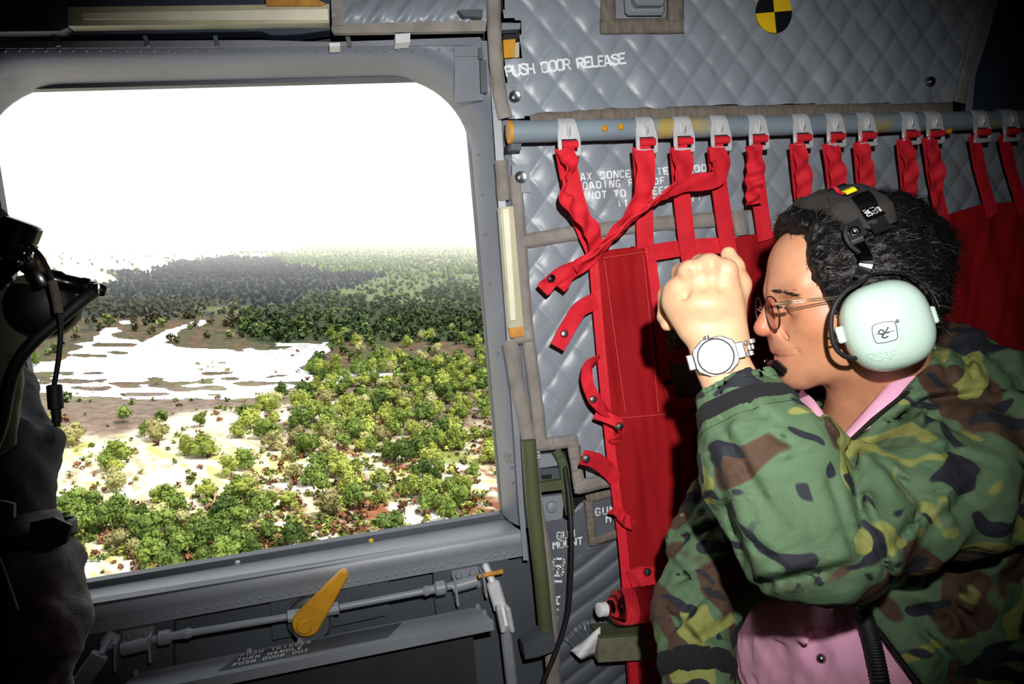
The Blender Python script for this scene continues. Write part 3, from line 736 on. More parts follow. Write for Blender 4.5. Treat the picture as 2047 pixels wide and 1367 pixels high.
# operating rods with brackets
def rod_side(sg):
    r_ = MB()
    pts = [(590, 1230), (385, 1264)] if sg < 0 else [(668, 1216), (855, 1180)]
    wtube(r_, [(*pts[0], .03), (*pts[1], .03)], .0055, 10); obj('rod', r_, 'grey_paint', door, smooth=SM)
    j = MB()
    if sg < 0:
        j.lathe(wp(592, 1229, .03), wp(560, 1235, .03) - wp(592, 1229, .03), [(-.012, .009), (.012, .010), (.014, .006)], n=8); j.lathe(wp(385, 1264, .03), wp(330, 1274, .03) - wp(385, 1264, .03), [(0, .006), (.006, .0085), (.012, .007), (.028, .006), (.032, .011), (.046, .011), (.05, .006), (.06, .005)], n=12)
    else:
        j.lathe(wp(664, 1217, .03), wp(700, 1210, .03) - wp(664, 1217, .03), [(-.012, .009), (.010, .010), (.012, .006)], n=8); j.lathe(wp(845, 1182, .03), wp(895, 1172, .03) - wp(845, 1182, .03), [(0, .006), (.005, .009), (.012, .007), (.018, .007), (.022, .012), (.036, .012), (.040, .006), (.052, .006)], n=12)
    obj('coupling', j, 'grey_paint', door, smooth=SM)
    br = thing_child('bracket', door)
    q = [(240, 1264), (306, 1252), (308, 1296), (240, 1312)] if sg < 0 else [(900, 1142), (955, 1132), (962, 1172), (906, 1188)]
    p = MB(); wprism(p, q, .006, .004)
    for k in (0, 1):
        a, b_ = wp(*q[k], .006), wp(*q[3 - k], .006); n_ = A(0, -1, 0)
        p.prism([a, a + n_ * .036, b_ + n_ * .036 - A(0, 0, .004), b_ - A(0, 0, .006)], (.004, 0, 0))
    obj('plate', p, 'grey_paint', br)
    cyl = MB(); cyl.tube([wp(q[0][0] + 4, q[3][1] - 14, .03), wp(q[1][0] - 2, q[2][1] - 12, .03)], .010, 12); obj('guide_tube', cyl, 'grey_paint', br, smooth=SM)
    for k in (.3, .8):
        bl = MB(); c = wp(q[0][0] + (q[1][0] - q[0][0]) * k, q[0][1] + (q[1][1] - q[0][1]) * k + 10, .008); bl.lathe(c, (0, -1, 0), [(0, .006), (.004, .006), (.006, .004)], n=6); obj('bolt', bl, 'grey_paint', br)
def thing_child(name, parent):
    o = bpy.data.objects.new(name, None); COL.objects.link(o); o.parent = parent; o['_loc'] = list(parent['_loc']); return o
# handle assembly
hub = MB(); hub.lathe(wp(622, 1232, .002), (0, -1, 0), [(0, .036), (.012, .036), (.016, .030), (.030, .028)], n=32); obj('hub', hub, 'grey_paint_dark', door, smooth=SM)
bp_ = MB(); wprism(bp_, [(598, 1205), (652, 1196), (660, 1252), (640, 1275), (600, 1275), (585, 1250)], .012, .01); obj('hub_plate', bp_, 'grey_paint_dark', door)
c0, c1 = wp(614, 1246, .045), wp(687, 1156, .055)
hp2 = []; r0, r1 = .0225, .0075; d_ = A(c1[0] - c0[0], 0, c1[2] - c0[2]); L_ = np.linalg.norm(d_); d_ /= L_; pr = A(-d_[2], 0, d_[0])
for a in np.linspace(math.pi / 2 + .1, 3 * math.pi / 2 - .1, 14): hp2.append(c0 + r0 * (math.cos(a) * d_ + math.sin(a) * pr))
for a in np.linspace(-math.pi / 2 + .1, math.pi / 2 - .1, 8): hp2.append(c0 + d_ * L_ + r1 * (math.cos(a) * d_ + math.sin(a) * pr))
hd = MB(); hd.prism(hp2, (0, .014, 0)); ho = obj('handle', hd, 'yellow_worn', door, smooth=math.radians(50))
bv = ho.modifiers.new('bevel', 'BEVEL'); bv.width = .003; bv.segments = 2
kb = MB(); kb.lathe(wp(609, 1250, .045), (0, -1, 0), [(0, .012), (.004, .012), (.006, .010)], n=20); obj('handle_boss', kb, 'yellow_worn', ho, smooth=SM)
rod_side(-1); rod_side(1)
# links at both ends
def link(name, pts, wid, off0, off1, m='alu'):
    mb = MB()
    for (a, b_), w_, o0, o1 in zip(zip(pts[:-1], pts[1:]), wid, off0, off1):
        p0, p1 = wp(*a, o0), wp(*b_, o1); d = _n(p1 - p0); s = np.cross(d, A(0, 1, 0)); s = _n(s)
        mb.bbox((p0 + p1) / 2, (w_, .014, np.linalg.norm(p1 - p0) + .006), .003, np.stack([s, np.cross(d, s), d], 1))
    return mb
rl = thing_child('latch_link', door)
obj('lever', link('l', [(970, 1130), (985, 1165), (1000, 1215), (1012, 1250)], [.012, .022, .018], [.01, .03, .04], [.03, .04, .05]), 'alu', rl)
ck = MB()
for dx in (-9, 9):
    p0, p1 = wp(1004 + dx, 1210, .055), wp(1014 + dx, 1262, .06); d = _n(p1 - p0); s = _n(np.cross(d, A(0, 1, 0))); ck.bbox((p0 + p1) / 2, (.008, .022, np.linalg.norm(p1 - p0)), .003, np.stack([s, np.cross(d, s), d], 1))
obj('clevis', ck, 'alu', rl); obj('link_rod', link('l', [(1010, 1255), (1030, 1430)], [.018], [.05], [.06]), 'grey_paint', rl)
obj('pin', MB().tube([wp(955, 1152, .03), wp(1005, 1142, .03)], .004, 8), 'orange_rust', rl)
ll = thing_child('latch_link', door)
obj('lever', link('l', [(218, 1280), (200, 1310), (165, 1360), (140, 1400)], [.010, .026, .028], [.02, .04, .05], [.04, .05, .06]), 'grey_paint', ll)
obj('clevis', link('l', [(228, 1268), (212, 1292)], [.02], [.012], [.02]), 'grey_paint', ll)
# folding step on the inside of the door
Zs = wp(700, 1262, .03)[2]
def onz(px, py, z):
    r = ray(px, py); return CAM + r * ((z - CAM[2]) / r[2])
st = thing_child('folding_step', door)
top = [onz(205, 1384, Zs), onz(280, 1336, Zs), onz(932, 1210, Zs), onz(962, 1210, Zs), onz(985, 1240, Zs)]
top[0] = A(onz(250, 1368, Zs)[0] - .05, onz(985, 1240, Zs)[1], Zs); 
top = [A(onz(280, 1336, Zs)[0], W - .03, Zs), A(onz(955, 1208, Zs)[0], W - .03, Zs), A(onz(985, 1240, Zs)[0], onz(985, 1240, Zs)[1], Zs), A(onz(230, 1372, Zs)[0], onz(985, 1240, Zs)[1], Zs)]
obj('step_plate', MB().prism(top, (0, 0, -.017)), 'grey_paint', st)
yf = top[2][1]; lip = MB(); lip.box(((top[2][0] + top[3][0]) / 2, yf - .002, Zs - .006), (top[2][0] - top[3][0], .005, .016)); obj('step_edge', lip, 'grey_paint', st)
under = MB(); under.box(((top[2][0] + top[3][0]) / 2, (yf + W) / 2, Zs - .16), (top[2][0] - top[3][0] - .06, .03, .28)); obj('step_back', under, 'cabin_dark', st)
for (x, y) in ((955, 1215), (968, 1228), (280, 1333), (600, 1282), (500, 1300)):
    q = onz(x, y, Zs); q[1] = min(q[1], W - .035); obj('bolt', MB().lathe(q, (0, 0, 1), [(0, .0045), (.005, .0045), (.007, .003)], n=6), 'grey_paint', st)
a0 = onz(438, 1338, Zs); a1 = onz(768, 1268, Zs); yb_, yf_ = W - .036, yf + .012
pl_ = MB().prism([A(a0[0], yf_, Zs + .0005), A(a1[0] + .005, yf_, Zs + .0005), A(a1[0] + .03, yb_ , Zs + .0005), A(a0[0] + .03, yb_, Zs + .0005)], (0, 0, .0008)); obj('placard', pl_, 'grey_paint_dark', st)
tx = MB(); hgt = (yb_ - yf_) / 3.5
for i, s in enumerate(('PUSH TRIGGER', 'TURN HANDLE', 'PUSH DOOR OUT')):
    stencil(tx, s, A(a0[0] + .02 + .004 * (2 - i), yf_ + .003 + (2 - i) * hgt * 1.12, Zs + .0015), hgt * .68, (1, 0, 0), (.12, .99, 0), (0, 0, 1), adv=7.4 - .3 * (i == 2), w=hgt * .14)
obj('lettering', tx, 'stencil', st, fix=False)

# ------------------------------------------------------------------ quilted lining
QP = .0585
qn1, qn2 = SN(21, .05, 8), SN(22, .16, 8)
def quilt_h(x, z, amp=.0060, per=QP, ang=.83):
    u = (x * 1.0 + z * ang) / per; v = (x * 1.0 - z * ang) / per
    a = np.abs(np.sin(np.pi * u)) ** .34; b_ = np.abs(np.sin(np.pi * v)) ** .34
    P = np.stack([np.asarray(x), 0 * np.asarray(x), np.asarray(z)], -1)
    return amp * a * b_ + .0009 * qn1(P) + .0016 * qn2(P)
def qpanel(name, poly, off, mat_, parent, res=.0034, hf=quilt_h, hole=None, **k):
    P = np.array([wp(x, y, off)[[0, 2]] for x, y in poly]); lo, hi = P.min(0), P.max(0)
    gx_ = np.arange(lo[0], hi[0] + res, res); gz_ = np.arange(lo[1], hi[1] + res, res); X_, Z_ = np.meshgrid(gx_, gz_, indexing='ij')
    ok = inpoly(X_, Z_, [tuple(p) for p in P])
    if hole:
        for h_ in hole: ok &= ~inpoly(X_, Z_, [tuple(wp(x, y, off)[[0, 2]]) for x, y in h_])
    H = hf(X_, Z_, **k); V = np.stack([X_, W - off - H, Z_], -1).reshape(-1, 3)
    ix = np.arange(X_.size).reshape(X_.shape); q = np.stack([ix[:-1, :-1], ix[1:, :-1], ix[1:, 1:], ix[:-1, 1:]], -1)
    okq = ok[:-1, :-1] & ok[1:, :-1] & ok[1:, 1:] & ok[:-1, 1:]; q = q[okq]
    used = np.unique(q); mp = np.full(X_.size, -1); mp[used] = np.arange(len(used))
    return np_obj(name, V[used], mp[q], mat_, parent)
lining = thing('trim_3', None, None, (wp(1500, 700)[0], W, 1.0), kind='structure')
obj('backing', wprism(MB(), [(1000, -60), (2300, -60), (2300, 1600), (1070, 1600)], -.03, .01), 'black', lining)
UP = [(1003, -40), (1995, -40), (1975, 0), (1912, 208), (1400, 214), (1068, 236), (1010, 241)]
CUT1 = [(1005, 40), (1038, 44), (1038, 116), (1008, 118)]
CUT2 = [(1215, -40), (1352, -40), (1348, 38), (1216, 40)]
qpanel('quilted_panel', UP, .012, 'vinyl', lining, hole=[CUT1, CUT2])
LOW = [(1016, 284), (2160, 246), (2200, 1560), (1320, 1560), (1260, 960), (1170, 960), (1150, 872), (1066, 880), (1040, 500)]
qpanel('quilted_panel', LOW, .004, 'vinyl', lining)
def stripe_h(x, z, **k):
    u = (x * .55 - z) / .036; P = np.stack([x, 0 * x, z], -1); return .006 * np.abs(np.sin(np.pi * u)) ** .6 + .0015 * qn2(P)
def soft_h(x, z, **k):
    P = np.stack([x, 0 * x, z], -1); return .002 * qn2(P) + .001 * qn1(P)
qpanel('quilted_panel', [(1088, 1090), (1160, 1000), (1270, 960), (1340, 1560), (1100, 1560)], .000, 'vinyl_dark', lining, hf=stripe_h)
FLATP = [(1076, 1042), (1142, 1034), (1172, 1000), (1200, 1090), (1150, 1115), (1130, 1250), (1105, 1310), (1096, 1200), (1090, 1100)]
qpanel('soft_panel', FLATP, .009, 'vinyl_dark', lining, hf=soft_h)
qpanel('dark_panel', [(1985, -40), (2300, -60), (2300, 232), (1918, 232), (1925, 160), (1950, 70)], .0, 'navy_panel', lining, hf=soft_h)

def band(mb, pts, wpx, off, pleat=0., pk=220., n=40, lift=.0, seed=1):
    """sewn band along points on the wall; width in wall pixels"""
    C_ = smooth_path([A(*p, 0.) for p in pts], max(2, n // max(1, len(pts) - 1))); r_ = np.random.default_rng(seed); ph = r_.uniform(0, 6, 4); rows = []; L_ = 0
    for i, c in enumerate(C_):
        t = C_[min(i + 1, len(C_) - 1)] - C_[max(i - 1, 0)]; t = t / np.linalg.norm(t); nn = A(-t[1], t[0], 0); L_ += np.linalg.norm(C_[i] - C_[i - 1]) if i else 0; row = []
        for s in np.linspace(-.5, .5, 7):
            e = c + nn * s * wpx * (1 + .03 * math.sin(L_ * .11 + ph[0]))
            o_ = off + lift * (1 - (2 * abs(s)) ** 4) + pleat * (math.sin(L_ * pk / 1000 + 1.5 * math.sin(L_ * .037 + ph[1]) + 2 * s) * .5 + .5 * math.sin(L_ * pk / 430 + ph[2])) * (1 - abs(s))
            row.append(wp(e[0], e[1], o_ - (.006 if abs(s) == .5 else 0)))
        rows.append(row)
    return mb.grid(rows)
for nm, pts, w_, off, pleat, m_ in (
        ('binding', [(986, -40), (990, 100), (1000, 190), (1010, 236)], 28, .026, .0015, 'binding'),
        ('ruffle', [(1060, 243), (1250, 231), (1500, 227), (1905, 221)], 34, .02, .006, 'binding_brown'),
        ('binding', [(1040, 484), (1150, 466), (1300, 449), (1495, 434)], 30, .018, .0015, 'binding'),
        ('binding', [(1478, 420), (1484, 470)], 30, .019, .001, 'binding'),
        ('binding', [(1030, 350), (1040, 480), (1052, 640), (1072, 800), (1082, 885)], 26, .016, .0012, 'binding'),
        ('binding', [(1002, 320), (1008, 400)], 26, .02, .0012, 'binding'),
        ('binding', [(1020, 680), (1040, 800), (1060, 900), (1066, 985), (1090, 1130), (1104, 1300), (1108, 1400)], 30, .02, .002, 'binding'),
        ('binding', [(1026, 675), (1062, 668)], 30, .022, .001, 'binding'),
        ('binding', [(1062, 893), (1152, 880)], 25, .02, .0015, 'binding'),
        ('binding', [(1143, 872), (1152, 930), (1160, 985)], 24, .021, .0015, 'binding'),
        ('binding', [(1152, 975), (1250, 952)], 28, .022, .0015, 'binding'),
        ('binding', [(1176, 1000), (1186, 1090)], 18, .02, .0012, 'binding_brown'), ('binding', [(1172, 998), (1232, 984)], 18, .02, .001, 'binding_brown'), ('binding', [(1180, 1085), (1246, 1062)], 18, .021, .0015, 'binding_brown'),
        ('binding', [(1215, -40), (1216, 50)], 30, .026, .001, 'binding_brown'), ('binding', [(1352, -40), (1350, 50)], 34, .026, .001, 'binding_brown'), ('binding', [(1200, 53), (1368, 51)], 32, .027, .002, 'binding_brown'),
        ('binding', [(1985, -40), (1950, 80), (1918, 205)], 26, .026, .001, 'binding')):
    obj(nm, band(MB(), pts, w_, off, pleat, lift=.002, seed=len(pts) * 7 + int(pts[0][0])), m_, lining, smooth=True)
# rib beyond the lining on the right
rib = MB(); pr_ = [(1998, -60), (1962, 70), (1936, 150), (1928, 232)]
rib.grid([[wp(x, y, .0) for x, y in pr_], [wp(x, y, .03) for x, y in pr_], [wp(x + 14, y, .03) for x, y in pr_], [wp(x + 14, y, .0) for x, y in pr_]]); obj('rib', rib, 'grey_paint', lining)
# snap studs in the lining
for (x, y) in ((1029, 193), (1041, 354), (1860, 163)):
    sn = MB(); sn.lathe(wp(x, y, .02), (0, -1, 0), [(-.004, .0095), (.002, .0095), (.004, .008), (.003, .004), (.006, .003)], n=18); obj('snap_stud', sn, 'steel', lining, smooth=SM)
    tb = MB(); wprism(tb, [(x - 18, y - 24), (x + 17, y - 26), (x + 20, y + 30), (x - 16, y + 32)], .0155, .006); obj('stud_patch', tb, 'vinyl', lining)
# stencilled lettering
def drape(off, amp=.0060): 
    def f(p): p = p.copy(); p[1] = W - off - quilt_h(p[0], p[2], amp); return p
    return f
def wall_text(txt, x0, y0, x1, y1, h_px, off, dr=None, up=None, w=None):
    """text from pixel x0,y0 (baseline start) to x1,y1 (baseline end)"""
    a, b_ = wp(x0, y0, off), wp(x1, y1, off); L_ = np.linalg.norm(b_ - a); d = (b_ - a) / L_; upv = A(-d[2], 0, d[0]) if up is None else up
    h = h_px * W / F_PX * 1.0; n = len(txt); adv = L_ / (n - .3) / (h / 6)
    return stencil(MB(), txt, a, h, d, upv, (0, -1, 0), adv=adv, drape=dr, w=w)
T_ = [('PUSH DOOR RELEASE', 1012, 154, 1246, 128, 19, .012, drape(.012)),
      ('MAX CONCENTRATED FLOOR', 1146, 362, 1420, 342, 13.5, .004, drape(.004)), ('LOADING FWD OF STA 160', 1152, 379, 1424, 361, 13, .004, drape(.004)), ('NOT TO EXCEED 300 LB', 1176, 398, 1420, 380, 13, .004, drape(.004)), ('(10 LB/SQ FT)', 1233, 413, 1400, 401, 12, .004, drape(.004)),
      ('CHUTE', 1320, 668, 1400, 660, 17, .004, drape(.004)), ('AT STA', 1326, 690, 1410, 682, 17, .004, drape(.004)),
      ('GUN', 1114, 1078, 1148, 1072, 15, .0125, None), ('MOUNT', 1106, 1097, 1164, 1087, 15, .0125, None), ('STA 160', 1112, 1244, 1128, 1118, 24, .0125, None), ('GUN', 1191, 1030, 1230, 1024, 15, .0155, None), ('MT', 1212, 1044, 1236, 1040, 14, .0155, None), ('20', 1150, 1268, 1172, 1260, 13, .009, None), ('G', 1071, 915, 1082, 914, 12, .0225, None)]
for t in T_:
    o = obj('lettering', wall_text(*t[:7], dr=t[7]), 'stencil', lining, fix=False)
pk = MB(); wprism(pk, [(1172, 998), (1232, 984), (1250, 1066), (1184, 1090)], .015, .004); obj('pocket_flap', pk, 'vinyl_dark', lining)

# openings in the lining
lat = thing('door_release', 'yellow door release catch inside a slot of the upper lining', 'catch', wp(1022, 90, -.01))
cb = MB(); wprism(cb, [(1006, 80), (1030, 78), (1032, 114), (1008, 116)], .002, .02); obj('catch_block', cb, 'yellow_worn', lat)
cb = MB(); wprism(cb, [(1030, 86), (1038, 84), (1038, 114), (1028, 116)], .006, .016); obj('catch_tongue', cb, 'strip_housing', lat)
cb = MB(); wprism(cb, [(1003, 46), (1040, 46), (1040, 58), (1003, 60)], .0, .02); obj('slot_bar', cb, 'grey_paint', lat)
lamp = thing('dome_lamp', 'small grey box lamp with round white lens at the top of the lining', 'lamp', wp(1285, 10, 0))
obj('mount_plate', wprism(MB(), [(1212, -50), (1356, -50), (1352, 44), (1214, 46)], .0, .01), 'rail_paint_blue' if 'rail_paint_blue' in M else 'navy_light' if 'navy_light' in M else 'grey_paint', lamp)
c_ = wp(1288, -2, .014); bx_ = MB(); bx_.bbox(c_, (.070, .012, .052), .005); obj('bezel', bx_, 'grey_paint', lamp); bx_ = MB(); bx_.bbox(c_ + A(0, -.014, .003), (.054, .026, .040), .006); obj('body', bx_, 'grey_paint', lamp)
obj('lens', MB().lathe(c_ + A(0, -.026, .012), (0, -1, 0), [(0, .019), (.003, .019), (.006, .014), (.0065, .001)], n=24), 'lens_white', lamp, smooth=SM)
obj('lens_ring', MB().lathe(c_ + A(0, -.0255, .012), (0, -1, 0), [(0, .0225), (.002, .0225), (.0025, .020)], n=24), 'steel', lamp, smooth=SM)
# yellow and black marker
mk = thing('marker_disc', 'round yellow and black quartered marker on the upper lining', 'marker', wp(1548, 24, .022))
cc_ = wp(1548, 24, .023); Rm = .034
for k in range(4):
    a0_ = math.radians(k * 90 + 4); P = [cc_] + [cc_ + Rm * A(math.cos(a), 0, math.sin(a)) for a in np.linspace(a0_, a0_ + math.pi / 2, 9)]
    obj('quarter', MB().prism(P, (0, .003, 0)), 'yellow' if k % 2 == 0 else 'black', mk)
mk2 = tag(obj('marker_dot', MB().lathe(wp(1966, 62, .012), (0, -1, 0), [(0, .008), (.002, .008)], n=16), 'yellow'), 'small dim yellow dot on the dark panel past the rib', 'marker')
# vertical light strip by the hatch
vs_ = thing('light_strip', 'upright cream light strip beside the right edge of the hatch', 'light strip', wp(1022, 660, .02))
obj('housing', wprism(MB(), [(1000, 414), (1026, 412), (1046, 652), (1018, 656)], .030, .02), 'strip_housing', vs_)
obj('diffuser', wprism(MB(), [(1005, 418), (1017, 417), (1031, 640), (1021, 641)], .035, .008), 'lamp_strip', vs_)
obj('end_cap', wprism(MB(), [(1018, 655), (1046, 651), (1048, 672), (1022, 676)], .028, .02), 'orange_rust', vs_)

# ------------------------------------------------------------------ seat rail
rail = thing('seat_rail', 'long grey painted tube rail holding the red seat webbing', 'rail', wp(1016, 266, .06))
R_OFF = .055; RR = .0165
ra, rb_ = wp(1020, 264, R_OFF), wp(2300, 232, R_OFF); rd = _n(rb_ - ra)
obj('tube', MB().tube([ra, (ra + rb_) / 2, rb_], RR, 28), 'rail_paint', rail, smooth=SM)
obj('end_ring', MB().lathe(ra, rd, [(-.004, RR * .9), (-.003, RR * 1.06), (.001, RR * 1.06)], n=28), 'yellow_worn', rail, smooth=SM)
for (x, y) in ((1208, 257), (1240, 254), (1897, 262)):
    c = wp(x, y, R_OFF + RR); obj('bolt', MB().lathe(c, (0, -1, 0), [(-.003, .005), (.003, .005), (.005, .003)], n=8), 'yellow_worn', rail, smooth=SM)
for (px0, py0, px1, py1) in ((1022, 240, 1042, 250), (1022, 284, 1042, 300)):
    obj('end_bracket', wprism(MB(), [(px0, py0), (px1, py0), (px1, py1), (px0, py1)], .05, .05), 'grey_paint_dark', rail)

# ------------------------------------------------------------------ red webbing seat back
seat = thing('troop_seat', 'red webbing troop seat back hung from the grey rail', 'seat', A(wp(1400, 900)[0], W - .05, FLOOR))
hooks = [1128, 1281, 1355, 1428, 1503, 1590, 1656, 1718, 1804, 1852, 1945, 2003]
def rail_y(x): return 264 + (x - 1020) * (232 - 264) / (2300 - 1020)
def rail_pt(x): 
    t = (wp(x, rail_y(x), R_OFF)[0] - ra[0]) / rd[0]; return ra + rd * t
def wstrip(mb, pts, wpx, th=.0028, twist=None, crump=0., n=10, seed=0):
    """webbing along (px, py, off) points; wpx width (pixels); twist[i] rotation about its run"""
    P = smooth_path([A(*p) for p in pts], n); N_ = len(P); C_ = [wp(*p) for p in P]; tw_ = np.interp(np.linspace(0, 1, N_), np.linspace(0, 1, len(pts)), twist) if twist is not None else np.zeros(N_)
    ww = np.interp(np.linspace(0, 1, N_), np.linspace(0, 1, len(wpx)), wpx) if hasattr(wpx, '__len__') else np.full(N_, wpx); r_ = np.random.default_rng(seed); ph = r_.uniform(0, 6, 6); V = []; Fs = []; k = 9
    for i in range(N_):
        t = _n(C_[min(i + 1, N_ - 1)] - C_[max(i - 1, 0)]); w0 = np.cross(t, A(0, 1, 0)); w0 = _n(w0) if np.linalg.norm(w0) > .05 else A(1, 0, 0); n0 = np.cross(w0, t)
        c_, s_ = math.cos(tw_[i]), math.sin(tw_[i]); wv = w0 * c_ + n0 * s_; nv = n0 * c_ - w0 * s_; wm = ww[i] * W / F_PX
        for j in range(k):
            s = j / (k - 1) - .5; cr_ = crump * (math.sin(i * .5 + 3 * s + ph[0]) + .7 * math.sin(i * .21 - 5 * s + ph[1])) * .5
            p = C_[i] + wv * wm * s + nv * cr_; V.append(p + nv * th / 2)
        for j in range(k):
            V.append(V[-k] - nv * th)
    for i in range(N_ - 1):
        for j in range(2 * k):
            o_ = [0]; a_ = i * 2 * k
            order_ = list(range(k)) + list(range(2 * k - 1, k - 1, -1)); j0, j1 = order_[j], order_[(j + 1) % (2 * k)]
            Fs.append((a_ + j0, a_ + j1, a_ + 2 * k + j1, a_ + 2 * k + j0))
    for j in range(k - 1):
        Fs.append((j + 1, j, k + j, k + j + 1)); e = (N_ - 1) * 2 * k; Fs.append((e + j, e + j + 1, e + k + j + 1, e + k + j))
    return mb.add(V, Fs)
SO = R_OFF + RR + .004
straps = {1128: [(1128, 292, SO), (1138, 350, .05), (1160, 430, .04), (1192, 508, .035)], 1281: [(1282, 292, SO), (1286, 380, .05), (1290, 490, .035), (1292, 510, .03)], 1355: [(1356, 292, SO), (1362, 380, .055), (1374, 490, .04), (1384, 560, .035), (1392, 700, .03)],
          1428: [(1429, 290, SO), (1438, 370, .055), (1452, 470, .04), (1462, 540, .035), (1475, 600, .03)], 1503: [(1505, 288, SO), (1516, 380, .05), (1530, 480, .04)], 1590: [(1592, 284, SO), (1600, 370, .055), (1612, 480, .04)], 1656: [(1657, 284, SO), (1668, 370, .055), (1680, 480, .04)], 1718: [(1719, 282, SO), (1726, 370, .055), (1740, 480, .04)],
          1804: [(1805, 276, SO), (1812, 360, .055), (1826, 480, .04)], 1852: [(1854, 272, SO), (1868, 360, .055), (1890, 460, .04)], 1945: [(1946, 268, SO), (1960, 340, .055), (1985, 430, .04)], 2003: [(2005, 266, SO), (2022, 340, .055), (2050, 430, .04)]}
for i, x in enumerate(hooks):
    wpx = np.interp(x, [1100, 2050], [40, 30]); pts = straps[x]
    so_ = obj('strap', wstrip(MB(), pts, wpx, crump=.001, seed=i), 'red_web', seat, smooth=SM)
    rp = rail_pt(x); cx = rp[0]; hw = .0185
    # hook plate: curls over the rail, hangs in front, slot with the webbing looped through
    prof = [(a, RR + .002) for a in np.linspace(math.radians(150), math.radians(0), 9)]
    rowsL = []
    for a, r_ in prof:
        y_ = rp[1] - r_ * math.cos(a); z_ = rp[2] + r_ * math.sin(a); ws = np.interp(a, [0, math.pi], [hw * .82, hw * .5]); rowsL.append((y_, z_, ws))
    rowsL.append((rp[1] - RR - .002, rp[2] - .006, hw * .9)); rowsL.append((rp[1] - RR - .003, rp[2] - .016, hw))
    hk = MB(); n_ = len(rowsL); V = []
    for (y_, z_, ws) in rowsL: V += [A(cx - ws, y_, z_), A(cx + ws, y_, z_)]
    V2 = [v + A(0, .0018, 0) if k > 6 else v - A(0, 0, .0018) for k, v in enumerate(V)]
    fs = [(2 * k, 2 * k + 1, 2 * k + 3, 2 * k + 2) for k in range(n_ - 1)]
    hk.add(V, fs); hk.add(V2, fs)
    for s in (-1, 1): hk.add([V[2 * k + (s > 0)] for k in range(n_)] + [V2[2 * k + (s > 0)] for k in range(n_)], [(k, k + 1, n_ + k + 1, n_ + k) for k in range(n_ - 1)])
    yb2 = rp[1] - RR - .003; zb = rp[2] - .016
    for s in (-1, 1): hk.bbox((cx + s * (hw - .0032), yb2, zb - .010), (.0064, .004, .022), .001)
    hk.bbox((cx, yb2, zb - .0225), (hw * 2, .0045, .008), .0015)
    hk.add(I1 * A(.004, .005, .012) + A(cx, yb2 - .0005, zb + .012), I1F.tolist())
    obj('hook', hk, 'alu', so_, smooth=SM)
    lp = MB(); lp.tube([A(cx - hw * .68, yb2 - .002, zb - .0085), A(cx + hw * .68, yb2 - .002, zb - .0085)], .0062, 10); obj('web_loop', lp, 'red_web', so_, smooth=SM)

def cloth(poly, off, mat_, name='back_panel', seams=(), folds=.003, th=.003, seed=3, res=.006, lean=None):
    f1, f2 = SN(seed, .09, 5), SN(seed + 1, .2, 5)
    P = np.array([wp(x, y, off)[[0, 2]] for x, y in poly]); lo, hi = P.min(0), P.max(0)
    gx_ = np.arange(lo[0] - res, hi[0] + 2 * res, res); gz_ = np.arange(lo[1] - res, hi[1] + 2 * res, res); X_, Z_ = np.meshgrid(gx_, gz_, indexing='ij')
    # signed distance to the outline so the border can be snapped to it
    def sd(x, z):
        d = np.full(x.shape, 1e9); cxp = np.zeros(x.shape); czp = np.zeros(x.shape)
        for i in range(len(P)):
            a, b_ = P[i], P[(i + 1) % len(P)]; e = b_ - a; t = np.clip(((x - a[0]) * e[0] + (z - a[1]) * e[1]) / (e @ e), 0, 1); qx, qz = a[0] + t * e[0], a[1] + t * e[1]; dd = np.hypot(x - qx, z - qz); m_ = dd < d
            d = np.where(m_, dd, d); cxp = np.where(m_, qx, cxp); czp = np.where(m_, qz, czp)
        return d, cxp, czp
    ins = inpoly(X_, Z_, [tuple(p) for p in P]); d, qx, qz = sd(X_, Z_)
    near = (~ins) & (d < res * 1.05); X2 = np.where(near, qx, X_); Z2 = np.where(near, qz, Z_); ok = ins | near
    S = np.stack([X2 * 2.2, 0 * X2, Z2 * .5], -1); H = folds * (f1(S) + f2(S)) * np.clip(d / .03, .25, 1)
    if lean is not None: H = H + lean(X2, Z2)
    V = np.stack([X2, W - off - H, Z2], -1).reshape(-1, 3); ix = np.arange(X_.size).reshape(X_.shape)
    q = np.stack([ix[:-1, :-1], ix[1:, :-1], ix[1:, 1:], ix[:-1, 1:]], -1); q = q[ok[:-1, :-1] & ok[1:, :-1] & ok[1:, 1:] & ok[:-1, 1:]]
    used = np.unique(q); mp = np.full(X_.size, -1); mp[used] = np.arange(len(used)); o = np_obj(name, V[used], mp[q], mat_, seat)
    sdm = o.modifiers.new('thick', 'SOLIDIFY'); sdm.thickness = th; sdm.offset = 0
    return o
p1 = [(1180, 512), (1210, 500), (1300, 490), (1308, 530), (1338, 775), (1348, 798), (1400, 806), (1460, 800), (1470, 900), (1440, 1000), (1400, 1500), (1262, 1500), (1240, 1100), (1222, 960), (1208, 830)]
pan = cloth(p1, .035, 'red_cloth', seed=3)
p2 = [(1447, 484), (1480, 472), (1548, 462), (1566, 480), (1640, 474), (1760, 470), (1780, 900), (1500, 900), (1466, 700)]
pan2 = cloth(p2, .03, 'red_cloth', seed=5)
pan3 = cloth([(1885, 432), (1960, 408), (2120, 396), (2200, 980), (1780, 980), (1790, 480)], .03, 'red_cloth', seed=9)
